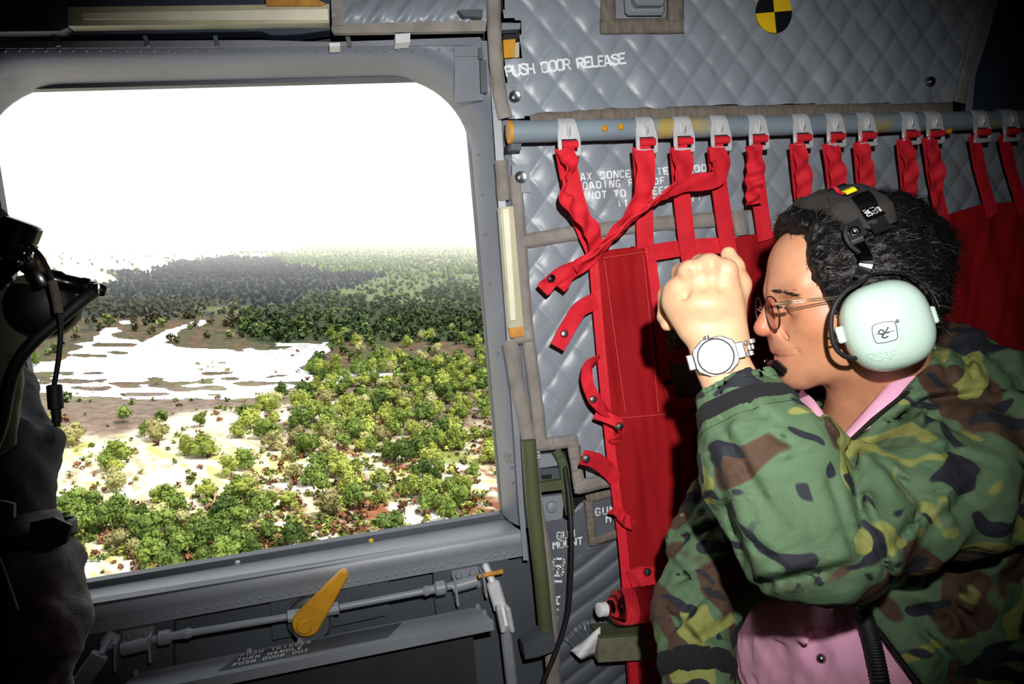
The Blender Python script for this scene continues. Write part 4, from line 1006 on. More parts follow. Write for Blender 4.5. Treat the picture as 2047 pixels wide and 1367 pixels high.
# edge tapes, seams
def tape(pts, w_, parent, off=.0385, m_='red_web', name='edge_tape', th=.0022): return obj(name, wstrip(MB(), [(*p, off) for p in pts], w_, th), m_, parent, smooth=SM)
tape([(1186, 516), (1196, 640), (1214, 835), (1228, 960), (1246, 1100), (1268, 1367), (1280, 1500)], 20, pan); tape([(1298, 492), (1312, 600), (1332, 770)], 22, pan); tape([(1332, 760), (1344, 796), (1365, 806), (1460, 802)], 20, pan)
for pts in ([(1208, 520), (1232, 700), (1250, 825)], [(1285, 510), (1300, 650), (1316, 825)], [(1210, 838), (1330, 828), (1390, 826)], [(1205, 516), (1300, 502)], [(1190, 520), (1212, 760)]):
    tape(pts, 1.6, pan, off=.0395, m_='red_seam', name='seam')
tape([(1450, 484), (1466, 600), (1480, 760)], 16, pan2, off=.034)
obj('cross_strap', wstrip(MB(), [(1296, 506, .04), (1380, 494, .032), (1462, 490, .036)], 34, crump=.0015), 'red_web', seat, smooth=SM)
obj('cross_strap', wstrip(MB(), [(1308, 604, .034), (1390, 594, .03), (1476, 584, .032)], 32, crump=.0015), 'red_web', seat, smooth=SM)
obj('cross_strap', wstrip(MB(), [(1330, 716, .034), (1390, 706, .03), (1490, 694, .032)], 30), 'red_web', seat, smooth=SM)
# loose tails
def tail(pts, w_, tw, cr=.002, snap=None, seed=0, dark=False, snapm='steel'):
    o = obj('strap_tail', wstrip(MB(), pts, w_, .0028, tw, cr, 12, seed), 'red_web', seat, smooth=math.radians(60))
    if snap:
        x, y, of = snap; obj('snap', MB().lathe(wp(x, y, of), (0, -1, .15), [(-.003, .0065), (.002, .0065), (.004, .005), (.0048, .001)], n=16), snapm, o, smooth=SM)
    return o
tail([(1286, 300, .080), (1292, 350, .088), (1278, 400, .085), (1248, 445, .075), (1212, 480, .065), (1188, 512, .06), (1140, 545, .06), (1118, 575, .06)], [40, 42, 36, 30, 20, 30, 34, 30], [0, .1, .4, .5, .9, .5, .3, .2], .004, None, 2)
tail([(1360, 300, .082), (1368, 340, .092), (1352, 372, .09), (1310, 400, .088), (1262, 440, .085), (1222, 478, .078), (1170, 520, .07), (1110, 556, .066), (1084, 580, .06)], [42, 44, 30, 20, 18, 18, 24, 30, 30], [0, .2, .8, 1.1, 1.3, 1.0, .7, .3, .1], .004, (1102, 556, .068), 3, snapm='black_gloss')
tail([(1432, 296, .082), (1442, 330, .092), (1428, 358, .092), (1385, 366, .09), (1340, 382, .092), (1300, 410, .094), (1250, 452, .09), (1205, 496, .08), (1150, 540, .072)], [40, 44, 40, 34, 24, 18, 18, 20, 22], [0, .2, .5, .4, .8, 1.2, 1.3, 1.1, .8], .0035, None, 4)
tail([(1130, 298, .080), (1140, 330, .085), (1128, 365, .08), (1134, 400, .085), (1160, 430, .08), (1184, 460, .075), (1192, 500, .055)], [38, 30, 20, 30, 34, 36, 30], [0, .5, 1.2, .4, .3, .2, .1], .005, None, 5)
tail([(1506, 292, .080), (1512, 330, .086), (1508, 360, .084), (1506, 385, .082), (1508, 408, .08)], [36, 40, 38, 36, 34], [0, .1, -.2, .2, 0], .006, None, 6)
for i, (x, y) in enumerate(((1596, 290), (1664, 290), (1722, 288), (1810, 282), (1862, 280))):
    tail([(x, y, .078), (x + 8, y + 35, .084), (x + 12, y + 70, .080), (x + 10, y + 110, .07), (x + 16, y + 160, .06)], [32, 36, 34, 32, 30], [0, .2, -.3, .2, 0], .004, None, 10 + i)
tail([(1192, 600, .04), (1160, 618, .05), (1138, 650, .055), (1114, 694, .055)], [34, 34, 34, 32], [.1, .2, .1, 0], .001, (1128, 667, .058), 20)
tail([(1196, 716, .04), (1176, 735, .055), (1174, 764, .062), (1188, 796, .062), (1206, 818, .058), (1226, 832, .05)], [26, 28, 26, 30, 30, 22], [.9, .3, .2, .3, .8, 1.], .001, (1185, 798, .066), 21)
tail([(1190, 826, .05), (1216, 836, .062), (1236, 846, .066), (1242, 862, .062), (1232, 878, .054), (1220, 884, .046)], [24, 22, 24, 22, 18, 12], [.2, .3, .5, .7, .5, .2], .001, (1238, 852, .072), 22)
tail([(1232, 960, .038), (1214, 938, .05), (1190, 920, .066), (1164, 914, .078)], [30, 34, 34, 30], [0, .1, .2, .1], .001, (1172, 916, .080), 23)
tail([(1226, 1014, .042), (1240, 1026, .055), (1250, 1040, .055), (1266, 1050, .045)], [34, 30, 26, 22], [.2, .9, .4, .2], .003, None, 24)
tail([(1258, 1158, .045), (1282, 1152, .055), (1308, 1150, .05)], [40, 42, 36], [0, .1, .3], .001, (1294, 1143, .060), 25)
# seat pan and its front tube
sp_ = MB(); ya, yb3 = W - .06, W - .50; xa, xb = wp(1240, 1367)[0], XR - .1
rows = []
for y_ in np.linspace(ya, yb3, 12):
    t = (y_ - ya) / (yb3 - ya); rows.append([A(x, y_, .44 - .03 * math.sin(math.pi * t)) for x in np.linspace(xa, xb, 20)])
so2 = obj('seat_pan', sp_.grid(rows), 'red_cloth', seat, smooth=True); so2.modifiers.new('thick', 'SOLIDIFY').thickness = .004
obj('front_tube', MB().tube([(xa - .02, yb3, .44), (xb, yb3, .44)], .017, 16), 'grey_paint', seat, smooth=SM); obj('rear_tube', MB().tube([(xa - .02, ya, .44), (xb, ya, .44)], .014, 16), 'grey_paint', seat, smooth=SM)
for x in (xa + .1, (xa + xb) / 2, xb - .1):
    obj('leg', MB().tube([(x, yb3, .44), (x, yb3 + .04, FLOOR)], .013, 12), 'grey_paint', seat, smooth=SM)

# ------------------------------------------------------------------ seated man
mat('skin', (1, 1, 1), .46, attr=True, var=.10, vs=70, bump=.12, bs=500, spec=.42, sss=.12)
mat('hair', lin(16, 14, 14), .5, var=.3, vs=90, bump=.5, bs=220, spec=.3)
mat('hair_grey', lin(86, 80, 78), .5, var=.3, vs=90, spec=.3)
mat('pink_cloth', lin(236, 172, 202), .85, var=.05, vs=25, bump=.25, bs=600, spec=.2, sheen=.15)
mat('mint', lin(198, 224, 210), .24, var=.03, vs=8, spec=.5, coat=.4)
mat('mint_faint', lin(186, 212, 198), .4, var=.03)
mat('head_pad', lin(44, 40, 38), .85, var=.12, vs=40, bump=.3, bs=300)
mat('gold_metal', lin(205, 190, 160), .25, metal=.9, var=.05)
mat('rim_metal', lin(70, 58, 50), .35, metal=.8, var=.05)
mat('watch_steel', lin(205, 205, 208), .22, metal=.9, var=.05)
mat('dial_white', lin(248, 248, 250), .25, var=.01)
mat('clear_glass', (1, 1, 1), .02, var=0, trans=1.)
mat('label_yellow', lin(230, 225, 30), .4, var=.03)
mat('label_red', lin(190, 40, 50), .4, var=.03)
def camo_mat(name):
    m = bpy.data.materials.new(name); m.use_nodes = True; M[name] = m; nt = m.node_tree; N = nt.nodes; L = nt.links; bs_ = N['Principled BSDF']
    tc = N.new('ShaderNodeTexCoord')
    def layer(scale, off, th, stretch, dist, soft=.012, detail=1.2):
        mp = N.new('ShaderNodeMapping'); mp.inputs['Location'].default_value = off; mp.inputs['Scale'].default_value = stretch; mp.inputs['Rotation'].default_value = (.3 * off[0], .4, .2 * off[1]); L.new(tc.outputs['Object'], mp.inputs['Vector'])
        nz = N.new('ShaderNodeTexNoise'); nz.inputs['Scale'].default_value = scale; nz.inputs['Detail'].default_value = detail; nz.inputs['Roughness'].default_value = .4; nz.inputs['Distortion'].default_value = dist; L.new(mp.outputs[0], nz.inputs['Vector'])
        r_ = N.new('ShaderNodeMapRange'); r_.inputs[1].default_value = th - soft; r_.inputs[2].default_value = th + soft; L.new(nz.outputs['Fac'], r_.inputs[0]); return r_.outputs[0]
    cur = None
    base = lin(82, 106, 78)
    def mixin(cur, fac, col):
        mx = N.new('ShaderNodeMix'); mx.data_type = 'RGBA'; L.new(fac, mx.inputs[0])
        if cur is None: mx.inputs[6].default_value = (*base, 1)
        else: L.new(cur, mx.inputs[6])
        mx.inputs[7].default_value = (*col, 1); return mx.outputs[2]
    cur = mixin(None, layer(9, (5.3, 4.2, 7.1), .545, (1, 1, 1.5), .7), lin(74, 55, 43))
    cur = mixin(cur, layer(12, (2.9, 6.3, 1.7), .60, (1, 1, 1.6), .9), lin(132, 136, 74))
    cur = mixin(cur, layer(12, (3.1, 9.4, 8.2), .585, (1, 1, 1.7), 1.4), lin(38, 40, 47))
    nz = N.new('ShaderNodeTexNoise'); nz.inputs['Scale'].default_value = 700; L.new(tc.outputs['Object'], nz.inputs['Vector'])
    bp = N.new('ShaderNodeBump'); bp.inputs['Strength'].default_value = .2; bp.inputs['Distance'].default_value = .001; L.new(nz.outputs['Fac'], bp.inputs['Height'])
    wz = N.new('ShaderNodeTexNoise'); wz.inputs['Scale'].default_value = 13; wz.inputs['Detail'].default_value = 3; wz.inputs['Distortion'].default_value = 1.6; L.new(tc.outputs['Object'], wz.inputs['Vector'])
    b2 = N.new('ShaderNodeBump'); b2.inputs['Strength'].default_value = .55; b2.inputs['Distance'].default_value = .012; L.new(wz.outputs['Fac'], b2.inputs['Height']); L.new(bp.outputs[0], b2.inputs['Normal']); L.new(b2.outputs[0], bs_.inputs['Normal'])
    L.new(cur, bs_.inputs['Base Color']); bs_.inputs['Roughness'].default_value = .75; bs_.inputs['Specular IOR Level'].default_value = .25
camo_mat('camo')
mat('camo_lining', lin(60, 66, 48), .85, var=.2)

DH = .87
HC = pd(1720, 580, DH)
hF = _n(CAMM @ A(-.985, .13, .12)); hU = CAMM @ A(-.13, -.985, -.02); hU = _n(hU - hU.dot(hF) * hF); hL = np.cross(hU, hF)
HB = np.stack([hF, hU, hL], 1)
def hl(f, u, l): return HC + f * hF + u * hU + l * hL
NB = pd(1742, 915, .955); SHL = pd(1985, 945, .84); SHR = pd(1545, 930, 1.06); CHS = pd(1772, 1090, .99); PEL = pd(1765, 1500, .99)
ELL = pd(1622, 1098, .715); WRL = pd(1440, 720, .80); ELR = pd(1388, 1225, .94); WRR = pd(1404, 1440, .865)
tU = _n(CHS - PEL); tL = SHL - SHR; tL = _n(tL - tL.dot(tU) * tU); tF = np.cross(tL, tU)
TB = np.stack([tL, tF, tU], 1)                            # torso frame (his left, forward, up)
print('lens', np.linalg.norm(ELL - SHL), np.linalg.norm(WRL - ELL), np.linalg.norm(SHL - SHR), np.linalg.norm(ELR - SHR), np.linalg.norm(WRR - ELR), 'pelvis z', PEL, 'tF', tF)

def head_core(q):
    """skull, face and jaw without the features"""
    al = q * A(1, 1, 1); m = al.copy(); m[:, 2] = np.abs(m[:, 2])
    d = sd_ell(q, A(-.004, .026, 0), (.091, .081, .073))
    d = smin(d, sd_ell(q, A(.040, -.022, 0), (.060, .080, .056)), .03)
    d = smin(d, sd_cap(m, (.005, -.060, .046), (.080, -.088, .012), .020, .018), .022)
    d = smin(d, sd_ell(m, A(.055, -.028, .040), (.030, .026, .020)), .025)
    d = smin(d, sd_ell(q, A(.068, -.062, 0), (.038, .034, .036)), .022)
    d = smin(d, sd_sphere(q, A(.088, -.088, 0), .0185), .016)
    return d
def sd_head(P):
    q = (P - HC) @ HB; m = q.copy(); m[:, 2] = np.abs(m[:, 2])
    d = head_core(q)
    d = smin(d, sd_cap(m, (.0955, .010, .010), (.078, .013, .042), .0125, .010), .014)         # brow
    d = smin(d, sd_ell(q, A(.064, .038, 0), (.034, .040, .050)), .03)                          # forehead
    d = smax(d, -sd_ell(m, A(.103, -.010, .033), (.016, .013, .017)), .012)                    # eye sockets
    d = smin(d, sd_sphere(m, A(.0815, -.009, .032), .0125), .003)
    d = smin(d, sd_cap(m, (.0935, -.0075, .024), (.084, -.0085, .045), .0022, .0018), .003)      # lids
    d = smin(d, sd_cap(q, A(.099, .003, 0), A(.1175, -.0295, 0), .0075, .0112), .010)           # nose
    d = smin(d, sd_sphere(m, A(.1035, -.037, .0125), .0088), .006)
    d = smax(d, -sd_sphere(m, A(.1105, -.0445, .0062), .0036), .003)                           # nostrils
    d = smin(d, sd_ell(q, A(.092, -.051, 0), (.020, .014, .026)), .010)                        # upper lip area
    d = smin(d, sd_cap(m, (.1045, -.0580, 0), (.091, -.0630, .022), .0062, .0030), .006)
    d = smin(d, sd_cap(m, (.1000, -.0715, 0), (.089, -.0665, .021), .0068, .0032), .006)
    d = smax(d, -sd_cap(m, (.1115, -.0650, 0), (.092, -.0656, .025), .0014, .0010), .003)
    d = smax(d, -sd_cap(m, (.104, -.030, .0205), (.095, -.0455, .0215), .0010, .0010), .005)    # wing of the nose
    d = smax(d, -sd_cap(m, (.098, -.0015, .026), (.085, -.001, .046), .0006, .0006), .004)      # lid crease      # mouth line
    d = smax(d, -sd_cap(m, (.096, -.043, .023), (.086, -.062, .032), .0008), .008)             # cheek fold
    ear = sd_ell(m, A(-.008, -.022, .070), (.014, .022, .009)); d = smin(d, ear, .008)
    d = smin(d, sd_cap(P, hl(-.018, -.055, 0), NB, .054, .060), .03)                            # neck
    d = smin(d, sd_cap(P, hl(.02, -.085, .02), NB + (hF * .03), .02, .02), .03)
    d = smin(d, sd_cap(P, NB, (SHL + SHR) / 2 - tU * .05, .065, .08), .05)
    return d

# left fist
KN = [pd(1452, 541, .802), pd(1419, 531, .800), pd(1380, 543, .806), pd(1352, 577, .818)]
hz = _n(CAMM @ A(0, 0, 1)); hx = _n(CAMM @ A(1, 0, 0)); hy = _n(CAMM @ A(0, 1, 0))
def sd_hand(P):
    wv = _n(pd(1490, 690, .80) - pd(1385, 700, .80))
    d = np.minimum(sd_cap(P, WRL - wv * .011, ELL * .55 + WRL * .45 - wv * .008, .0195, .026), sd_cap(P, WRL + wv * .011, ELL * .55 + WRL * .45 + wv * .008, .0190, .026))
    d = smin(sd_cap(P, WRL - wv * .011, ELL * .55 + WRL * .45 - wv * .008, .0195, .026), sd_cap(P, WRL + wv * .011, ELL * .55 + WRL * .45 + wv * .008, .0190, .026), .012)
    wr = WRL - hy * .020
    for k, (kn, o_, rk) in enumerate(zip(KN, (.016, .006, -.006, -.016), (.0135, .0135, .0125, .0115))):
        d = smin(d, sd_cap(P, wr + wv * o_ + hz * .004, kn + hz * .006, .0175, rk), .012)
    d = smin(d, sd_ell(P, pd(1408, 610, .815), (.036, .020, .034), CAMM @ np.eye(3)), .015)
    d = smin(d, sd_cap(P, pd(1382, 655, .815), pd(1354, 604, .826), .015, .0165), .014)          # outer edge of the palm
    for k, kn in enumerate(KN):
        r_ = (.0105, .011, .0105, .0092)[k]; pip = kn + hz * .040 - hy * (.004, .006, .003, -.004)[k] - hx * (0, 0, .001, .003)[k]; dip = pip + hz * .010 + hy * .026; tip = dip - hz * .016 + hy * .010
        f = smin(sd_cap(P, kn, pip, r_ * 1.08, r_), smin(sd_cap(P, pip, dip, r_, r_ * .92), sd_cap(P, dip, tip, r_ * .92, r_ * .8), .003), .004)
        f = smin(f, sd_sphere(P, kn - hz * .0005 - hy * .001, r_ * 1.08), .004)
        d = smin(d, f, .005)
    t0, t1, t2, t3 = pd(1458, 645, .815), pd(1475, 570, .824), pd(1467, 534, .836), pd(1456, 508, .843)
    th_ = smin(sd_cap(P, t0, t1, .0165, .0135), smin(sd_cap(P, t1, t2, .0128, .0112), sd_cap(P, t2, t3, .0112, .0088), .006), .010)
    d = smin(d, th_, .008)
    for a, b_ in zip(KN, KN[1:]): d = smax(d, -sd_cap(P, (a + b_) / 2 - hz * .018 - hy * .006, (a + b_) / 2 - hz * .013 + hy * .02, .0022, .001), .012)
    return d
KNL = pd(1330, 1580, .62); KNR = pd(1230, 1560, .86)
def leg_pts(hip, kx): return hip, kx
HPL = PEL + tL * .09; HPR = PEL - tL * .09
kneeL = HPL + tF * .42 + tL * .06; kneeR = HPR + tF * .42 - tL * .06
kneeL[2] = kneeR[2] = max(PEL[2] - .02, .5); footL = A(kneeL[0] + tF[0] * .04, kneeL[1] + tF[1] * .04, .09); footR = A(kneeR[0] + tF[0] * .04, kneeR[1] + tF[1] * .04, .09)
fF = _n(A(tF[0], tF[1], 0))
def sd_body(P):
    d = sd_ell(P, CHS - tU * .02, (.165, .105, .20), TB)
    d = smin(d, sd_ell(P, PEL, (.165, .115, .14), TB), .08); d = smin(d, sd_ell(P, (CHS + PEL) / 2 + tF * .02, (.145, .115, .22), TB), .06)
    d = smin(d, sd_cap(P, SHL - tL * .03, SHR + tL * .03, .055), .06); d = smin(d, sd_cap(P, NB + tU * .01, CHS + tU * .1, .05, .07), .05)
    for s, e, w in ((SHL, ELL, WRL), (SHR, ELR, WRR)):
        d = smin(d, sd_cap(P, s, e, .044, .032), .03); d = smin(d, sd_cap(P, e, w + (e - w) * .1, .032, .022), .02)
    for h_, k_, f_ in ((HPL, kneeL, footL), (HPR, kneeR, footR)):
        d = smin(d, sd_cap(P, h_, k_, .082, .055), .05); d = smin(d, sd_cap(P, k_, f_, .054, .036), .03); d = smin(d, sd_cap(P, f_ - fF * .02 - A(0, 0, .045), f_ + fF * .14 - A(0, 0, .055), .035, .030), .03)
    # right hand resting on the thigh
    hd_ = _n(WRR - ELR); sd2 = _n(np.cross(hd_, tU)); up2 = np.cross(sd2, hd_)
    d = smin(d, sd_cap(P, WRR, WRR + hd_ * .07, .024, .028), .02)
    for k, o_ in enumerate((-.030, -.010, .010, .028)):
        b0 = WRR + hd_ * .08 + sd2 * o_; b1 = b0 + hd_ * .04 - up2 * .008; b2 = b1 + hd_ * .03 - up2 * .022
        d = smin(d, np.minimum(sd_cap(P, b0, b1, .010, .009), sd_cap(P, b1, b2, .009, .0075)), .006)
    b0 = WRR + hd_ * .02 - sd2 * .028; b1 = b0 + hd_ * .035 - sd2 * .02; b2 = b1 + hd_ * .03 - up2 * .01
    return smin(d, np.minimum(sd_cap(P, b0, b1, .013, .011), sd_cap(P, b1, b2, .011, .009)), .008)

man = thing('person', 'man in a camouflage jacket and pink shirt wearing a mint-green headset', 'person', A(PEL[0], PEL[1], FLOOR))
meshes = []
V1, Q1 = sdf_mesh(sd_head, HC - .19, HC + A(.19, .19, .17), .0021)
V2, Q2 = sdf_mesh(sd_hand, WRL - A(.14, .12, .16), WRL + A(.14, .14, .18), .002)
allp = np.stack([SHL, SHR, ELL, ELR, WRL, WRR, PEL, kneeL, kneeR, footL + fF * .16, footR + fF * .16, CHS, NB])
V3, Q3 = sdf_mesh(sd_body, np.minimum(allp.min(0) - .16, A(9, 9, -.02)), allp.max(0) + .15, .009)
def skin_col(V):
    q = (V - HC) @ HB; m = q.copy(); m[:, 2] = np.abs(m[:, 2]); c = np.ones((len(V), 3)) * A(*lin(196, 138, 103))
    def blob(c, p, r, col, a=1.):
        w = np.exp(-(((m - A(*p)) / A(*r)) ** 2).sum(1)) * a; return mixc(c, col, w)
    c = blob(c, (.118, -.032, 0), (.016, .018, .020), lin(206, 112, 86), .75); c = blob(c, (.105, -.038, .012), (.01, .01, .008), lin(206, 112, 86), .5)
    c = blob(c, (.06, -.03, .055), (.035, .028, .03), lin(198, 124, 88), .6); c = blob(c, (.03, -.07, .05), (.05, .03, .03), lin(182, 124, 90), .5)
    c = blob(c, (.104, -.050, .004), (.014, .009, .028), lin(150, 108, 92), .75); c = blob(c, (.085, -.088, .018), (.03, .018, .03), lin(168, 118, 90), .55)
    c = blob(c, (.103, -.0600, .004), (.016, .0042, .024), lin(160, 92, 84), .85); c = blob(c, (.098, -.0710, .004), (.016, .0052, .022), lin(188, 108, 104), .9)
    c = blob(c, (.100, -.0650, .008), (.018, .0016, .022), lin(96, 52, 48), .9)         # between the lips
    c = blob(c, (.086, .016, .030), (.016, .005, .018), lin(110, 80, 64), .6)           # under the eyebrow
    c = blob(c, (.094, -.0085, .034), (.010, .0028, .014), lin(84, 56, 46), .8)          # lash line
    c = blob(c, (.088, -.020, .034), (.014, .006, .014), lin(168, 112, 88), .5)
    c = blob(c, (.075, .05, .03), (.03, .03, .04), lin(212, 156, 122), .5)
    return c
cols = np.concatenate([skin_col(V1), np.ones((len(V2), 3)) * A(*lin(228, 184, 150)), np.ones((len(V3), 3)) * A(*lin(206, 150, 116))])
kc = mixc(np.ones((len(V2), 3)) * A(*lin(214, 166, 130)), lin(204, 138, 110), np.clip(sum(np.exp(-(np.linalg.norm(V2 - k, axis=1) / .012) ** 2) for k in KN), 0, 1) * .6); cols[len(V1):len(V1) + len(V2)] = kc  # hand painted lighter than the face for the stronger light it catches
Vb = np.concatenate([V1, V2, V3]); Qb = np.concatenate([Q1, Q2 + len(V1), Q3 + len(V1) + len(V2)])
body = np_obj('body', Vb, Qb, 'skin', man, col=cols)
# nail
nl = MB(); c = pd(1462, 500, .834); nl.add(I2 * .0062 @ np.eye(3) * A(1, .5, 1) + c, I2F.tolist()); 
# hair ------------------------------------------------------------
HLN = np.array([(-.20, -.060), (-.075, -.050), (-.045, -.045), (-.04, .012), (-.02, .022), (0, .034), (.02, .043), (.035, .046), (.05, .050), (.067, .066), (.08, .084), (.10, .10), (.2, .12)])
hn1, hn2, hn3 = SN(31, .022, 9), SN(32, .009, 9), SN(33, .05, 6)
def sd_hair(P):
    q = (P - HC) @ HB; line = np.interp(q[:, 1], HLN[:, 0], HLN[:, 1])
    line = line + .62 * np.abs(q[:, 2]) * sstep(.075, .045, q[:, 1]) + .003 * hn1(P)
    t = sstep(-.004, .022, line - q[:, 0]); back = sstep(-.02, .05, -q[:, 0]); low = sstep(-.085, -.05, q[:, 1])
    off = -.008 + t * (.0115 + .005 * sstep(.0, .08, q[:, 1]) + .003 * back) * low
    off = off + .006 * t * low * sstep(.035, .055, np.abs(q[:, 2])) * sstep(.055, .03, q[:, 1])
    d = head_core(q); d = smin(d, sd_ell(q, A(.050, .082, -.005), (.034, .019, .044)) + np.where(t > .1, 0, .02), .02)
    d = smin(d, sd_ell(q, A(.064, .038, 0), (.034, .040, .050)), .03)
    d = smin(d, sd_cap(P, hl(-.018, -.055, 0), NB, .054, .06), .03)
    return (d - off - t * low * (.0018 * hn1(P) + .0009 * hn2(P) + .0022 * hn3(P))) * .8
Vh, Qh = sdf_mesh(sd_hair, HC - .17, HC + .17, .0028)
qh_ = (Vh - HC) @ HB; inside = sd_head(Vh) < -.0025
hl_ = np.interp(qh_[:, 1], HLN[:, 0], HLN[:, 1]) + .62 * np.abs(qh_[:, 2]) * sstep(.075, .045, qh_[:, 1]); inside |= (hl_ - qh_[:, 0] < -.012) | (qh_[:, 1] < -.10)
keep = ~(inside[Qh].all(1)); Qk = Qh[keep]; us = np.unique(Qk); mp = np.full(len(Vh), -1); mp[us] = np.arange(len(us))
hair = np_obj('hair', Vh[us], mp[Qk], 'hair', man)
rh = np.random.default_rng(5); usc = us[(hl_[us] - qh_[us, 0] > -.002) & (qh_[us, 1] > -.085) & (sd_head(Vh[us]) > -.001)]; cand = usc[rh.integers(0, len(usc), 11000)]; g = np.zeros((len(cand), 3)); e = 1e-3
for a_ in range(3):
    dd = np.zeros(3); dd[a_] = e; g[:, a_] = sd_hair(Vh[cand] + dd) - sd_hair(Vh[cand] - dd)
nn_ = nrm_arr(g); qc = (Vh[cand] - HC) @ HB; grow = qc[:, 0] > .02
fd = np.stack([-np.ones(len(cand)) * .8, -.25 - .9 * np.clip(-qc[:, 0] * 9, 0, 1) + .3 * grow, .25 * np.sign(qc[:, 2])], 1) @ HB.T
fd = fd + .38 * rh.normal(size=fd.shape); fd = nrm_arr(fd - (fd * nn_).sum(1, keepdims=True) * nn_)
sv, sf, smi = [], [], []
sdv = nrm_arr(np.cross(fd, nn_)); ln = rh.uniform(.010, .024, len(cand)); cur_ = rh.normal(size=len(cand)) * .5
P0 = Vh[cand] - nn_ * .002
seg = 4; SV = []
for s in range(seg + 1):
    t = s / seg; c = P0 + fd * (ln * t)[:, None] + nn_ * ((.0030 * math.sin(math.pi * min(1, t * .9)) + .0006) * rh.uniform(.6, 1.3, len(cand)) if s else np.zeros(len(cand)))[:, None] + sdv * (cur_ * ln * t * t * .6)[:, None]; w_ = .00045 * (1 - t * .75)
    SV.append(c - sdv * w_); SV.append(c + sdv * w_)
SV = np.stack(SV, 1).reshape(-1, 3); k2 = 2 * (seg + 1); bs2 = np.arange(len(cand)) * k2
SQ = np.stack([np.stack([bs2 + 2 * s, bs2 + 2 * s + 1, bs2 + 2 * s + 3, bs2 + 2 * s + 2], 1) for s in range(seg)], 1).reshape(-1, 4)
greyp = np.where((qc[:, 0] > .005) & (qc[:, 1] < .045), .42, .03); isg = rh.random(len(cand)) < greyp
strands = np_obj('hair_strand', SV, SQ, ['hair', 'hair_grey'], man); strands.data.polygons.foreach_set('material_index', np.repeat(isg.astype(int), seg)); strands['kind'] = 'stuff'

# shirt and jacket ---------------------------------------------------
cn1, cn2, cn3 = SN(41, .075, 7), SN(42, .03, 7), SN(43, .16, 6)
def pix(P):
    q = (P - CAM) @ CAMM; return CX + F_PX * q[:, 0] / q[:, 2], CY + F_PX * q[:, 1] / q[:, 2], q[:, 2]
def sd_poly(px, py, poly):
    d = np.full(px.shape, 1e9); Pn = np.array(poly, float)
    for i in range(len(Pn)):
        a, b_ = Pn[i], Pn[(i + 1) % len(Pn)]; e_ = b_ - a; t = np.clip(((px - a[0]) * e_[0] + (py - a[1]) * e_[1]) / (e_ @ e_), 0, 1); d = np.minimum(d, np.hypot(px - a[0] - t * e_[0], py - a[1] - t * e_[1]))
    return np.where(inpoly(px, py, poly), -d, d)
OPEN = [(1430, 1290), (1462, 1230), (1530, 1200), (1600, 1190), (1715, 1212), (1762, 1268), (1852, 1385), (1880, 1460), (1500, 1460), (1440, 1350)]
def torso(P, o):
    d = sd_ell(P, CHS - tU * .02, (.170 + o, .112 + o, .21 + o), TB); d = smin(d, sd_ell(P, PEL + tU * .02, (.168 + o, .122 + o, .16 + o), TB), .08)
    d = smin(d, sd_ell(P, (CHS + PEL) / 2 + tF * .045 - tL * .01, (.158 + o, .130 + o, .22), TB), .06); return smin(d, sd_cap(P, SHL - tL * .03, SHR + tL * .03, .058 + o), .07)
fold_lines = [(pd(1470, 1260, .86), pd(1640, 1316, .82)), (pd(1642, 1316, .82), pd(1560, 1380, .82)), (pd(1642, 1316, .82), pd(1700, 1280, .82)), (pd(1642, 1316, .82), pd(1660, 1390, .82)), (pd(1690, 1240, .84), pd(1680, 1300, .83)), (pd(1490, 1290, .86), pd(1600, 1350, .83)), (pd(1500, 1230, .86), pd(1540, 1300, .85))]
def sd_shirt(P):
    d = torso(P, .004) + .0035 * cn1(P) + .0018 * cn2(P)
    for i, (a, b_) in enumerate(fold_lines):
        q = P; ba = b_ - a; h_ = np.clip((q - a) @ ba / ba.dot(ba), 0, 1); w_ = q - a - h_[:, None] * ba
        vr = CAMM @ A(0, 0, 1); lat = w_ - (w_ @ vr)[:, None] * vr; r_ = np.linalg.norm(lat, axis=1); d = d - .010 * np.exp(-(r_ / .010) ** 2) * (.4 + .6 * (h_ if i in (0, 5, 6) else 1 - h_ * .8)) * ((P - CAM) @ vr < .95)
    d = smin(d, sd_cap(P, NB + tU * .0, CHS + tU * .10, .060, .075), .04)
    return smax(d, -sd_cap(P, hl(-.015, -.05, 0), pd(1690, 872, .85), .060, .012), .006)
Vs, Qs = sdf_mesh(sd_shirt, np.minimum(SHR, PEL) - A(.26, .30, .02), np.maximum(SHL, CHS) + A(.1, .22, .14), .006)
shirt = np_obj('shirt', Vs, Qs, 'pink_cloth', man)
CUFF = pd(1467, 770, .785); MIDA = pd(1548, 935, .745); ELB = pd(1606, 1070, .715); ELB2 = pd(1646, 1068, .725)
CUFFR = pd(1402, 1400, .87)
def seg_wrinkle(P, a, b_, n, amp, tw_=1.):
    ba = b_ - a; L_ = np.linalg.norm(ba); t = (P - a) @ ba / (L_ * L_); u = _n(np.cross(ba, A(.3, .5, .8))); v = np.cross(ba / L_, u); ang = np.arctan2((P - a) @ u, (P - a) @ v)
    return amp * np.sin(2 * math.pi * (t * n + tw_ * np.sin(ang * 1.0 + 1) * .5) + 1.2 * cn3(P)) * sstep(-.1, .15, t) * (1 - sstep(.85, 1.1, t))
def arm_l(P):
    d = smin(sd_cap(P, CUFF, MIDA, .0425, .071), sd_cap(P, MIDA, ELB, .071, .060), .02); d = smin(d, sd_cap(P, ELB, ELB2, .056, .056), .03)
    return smin(d, sd_cap(P, ELB2, SHL + tL * .01 + tU * .01, .058, .084), .03)
def arm_r(P):
    m_ = pd(1442, 1060, 1.0); d = smin(sd_cap(P, SHR, m_, .078, .058), sd_cap(P, m_, ELR, .056, .050), .03); return smin(d, sd_cap(P, ELR, CUFFR, .052, .044), .02)
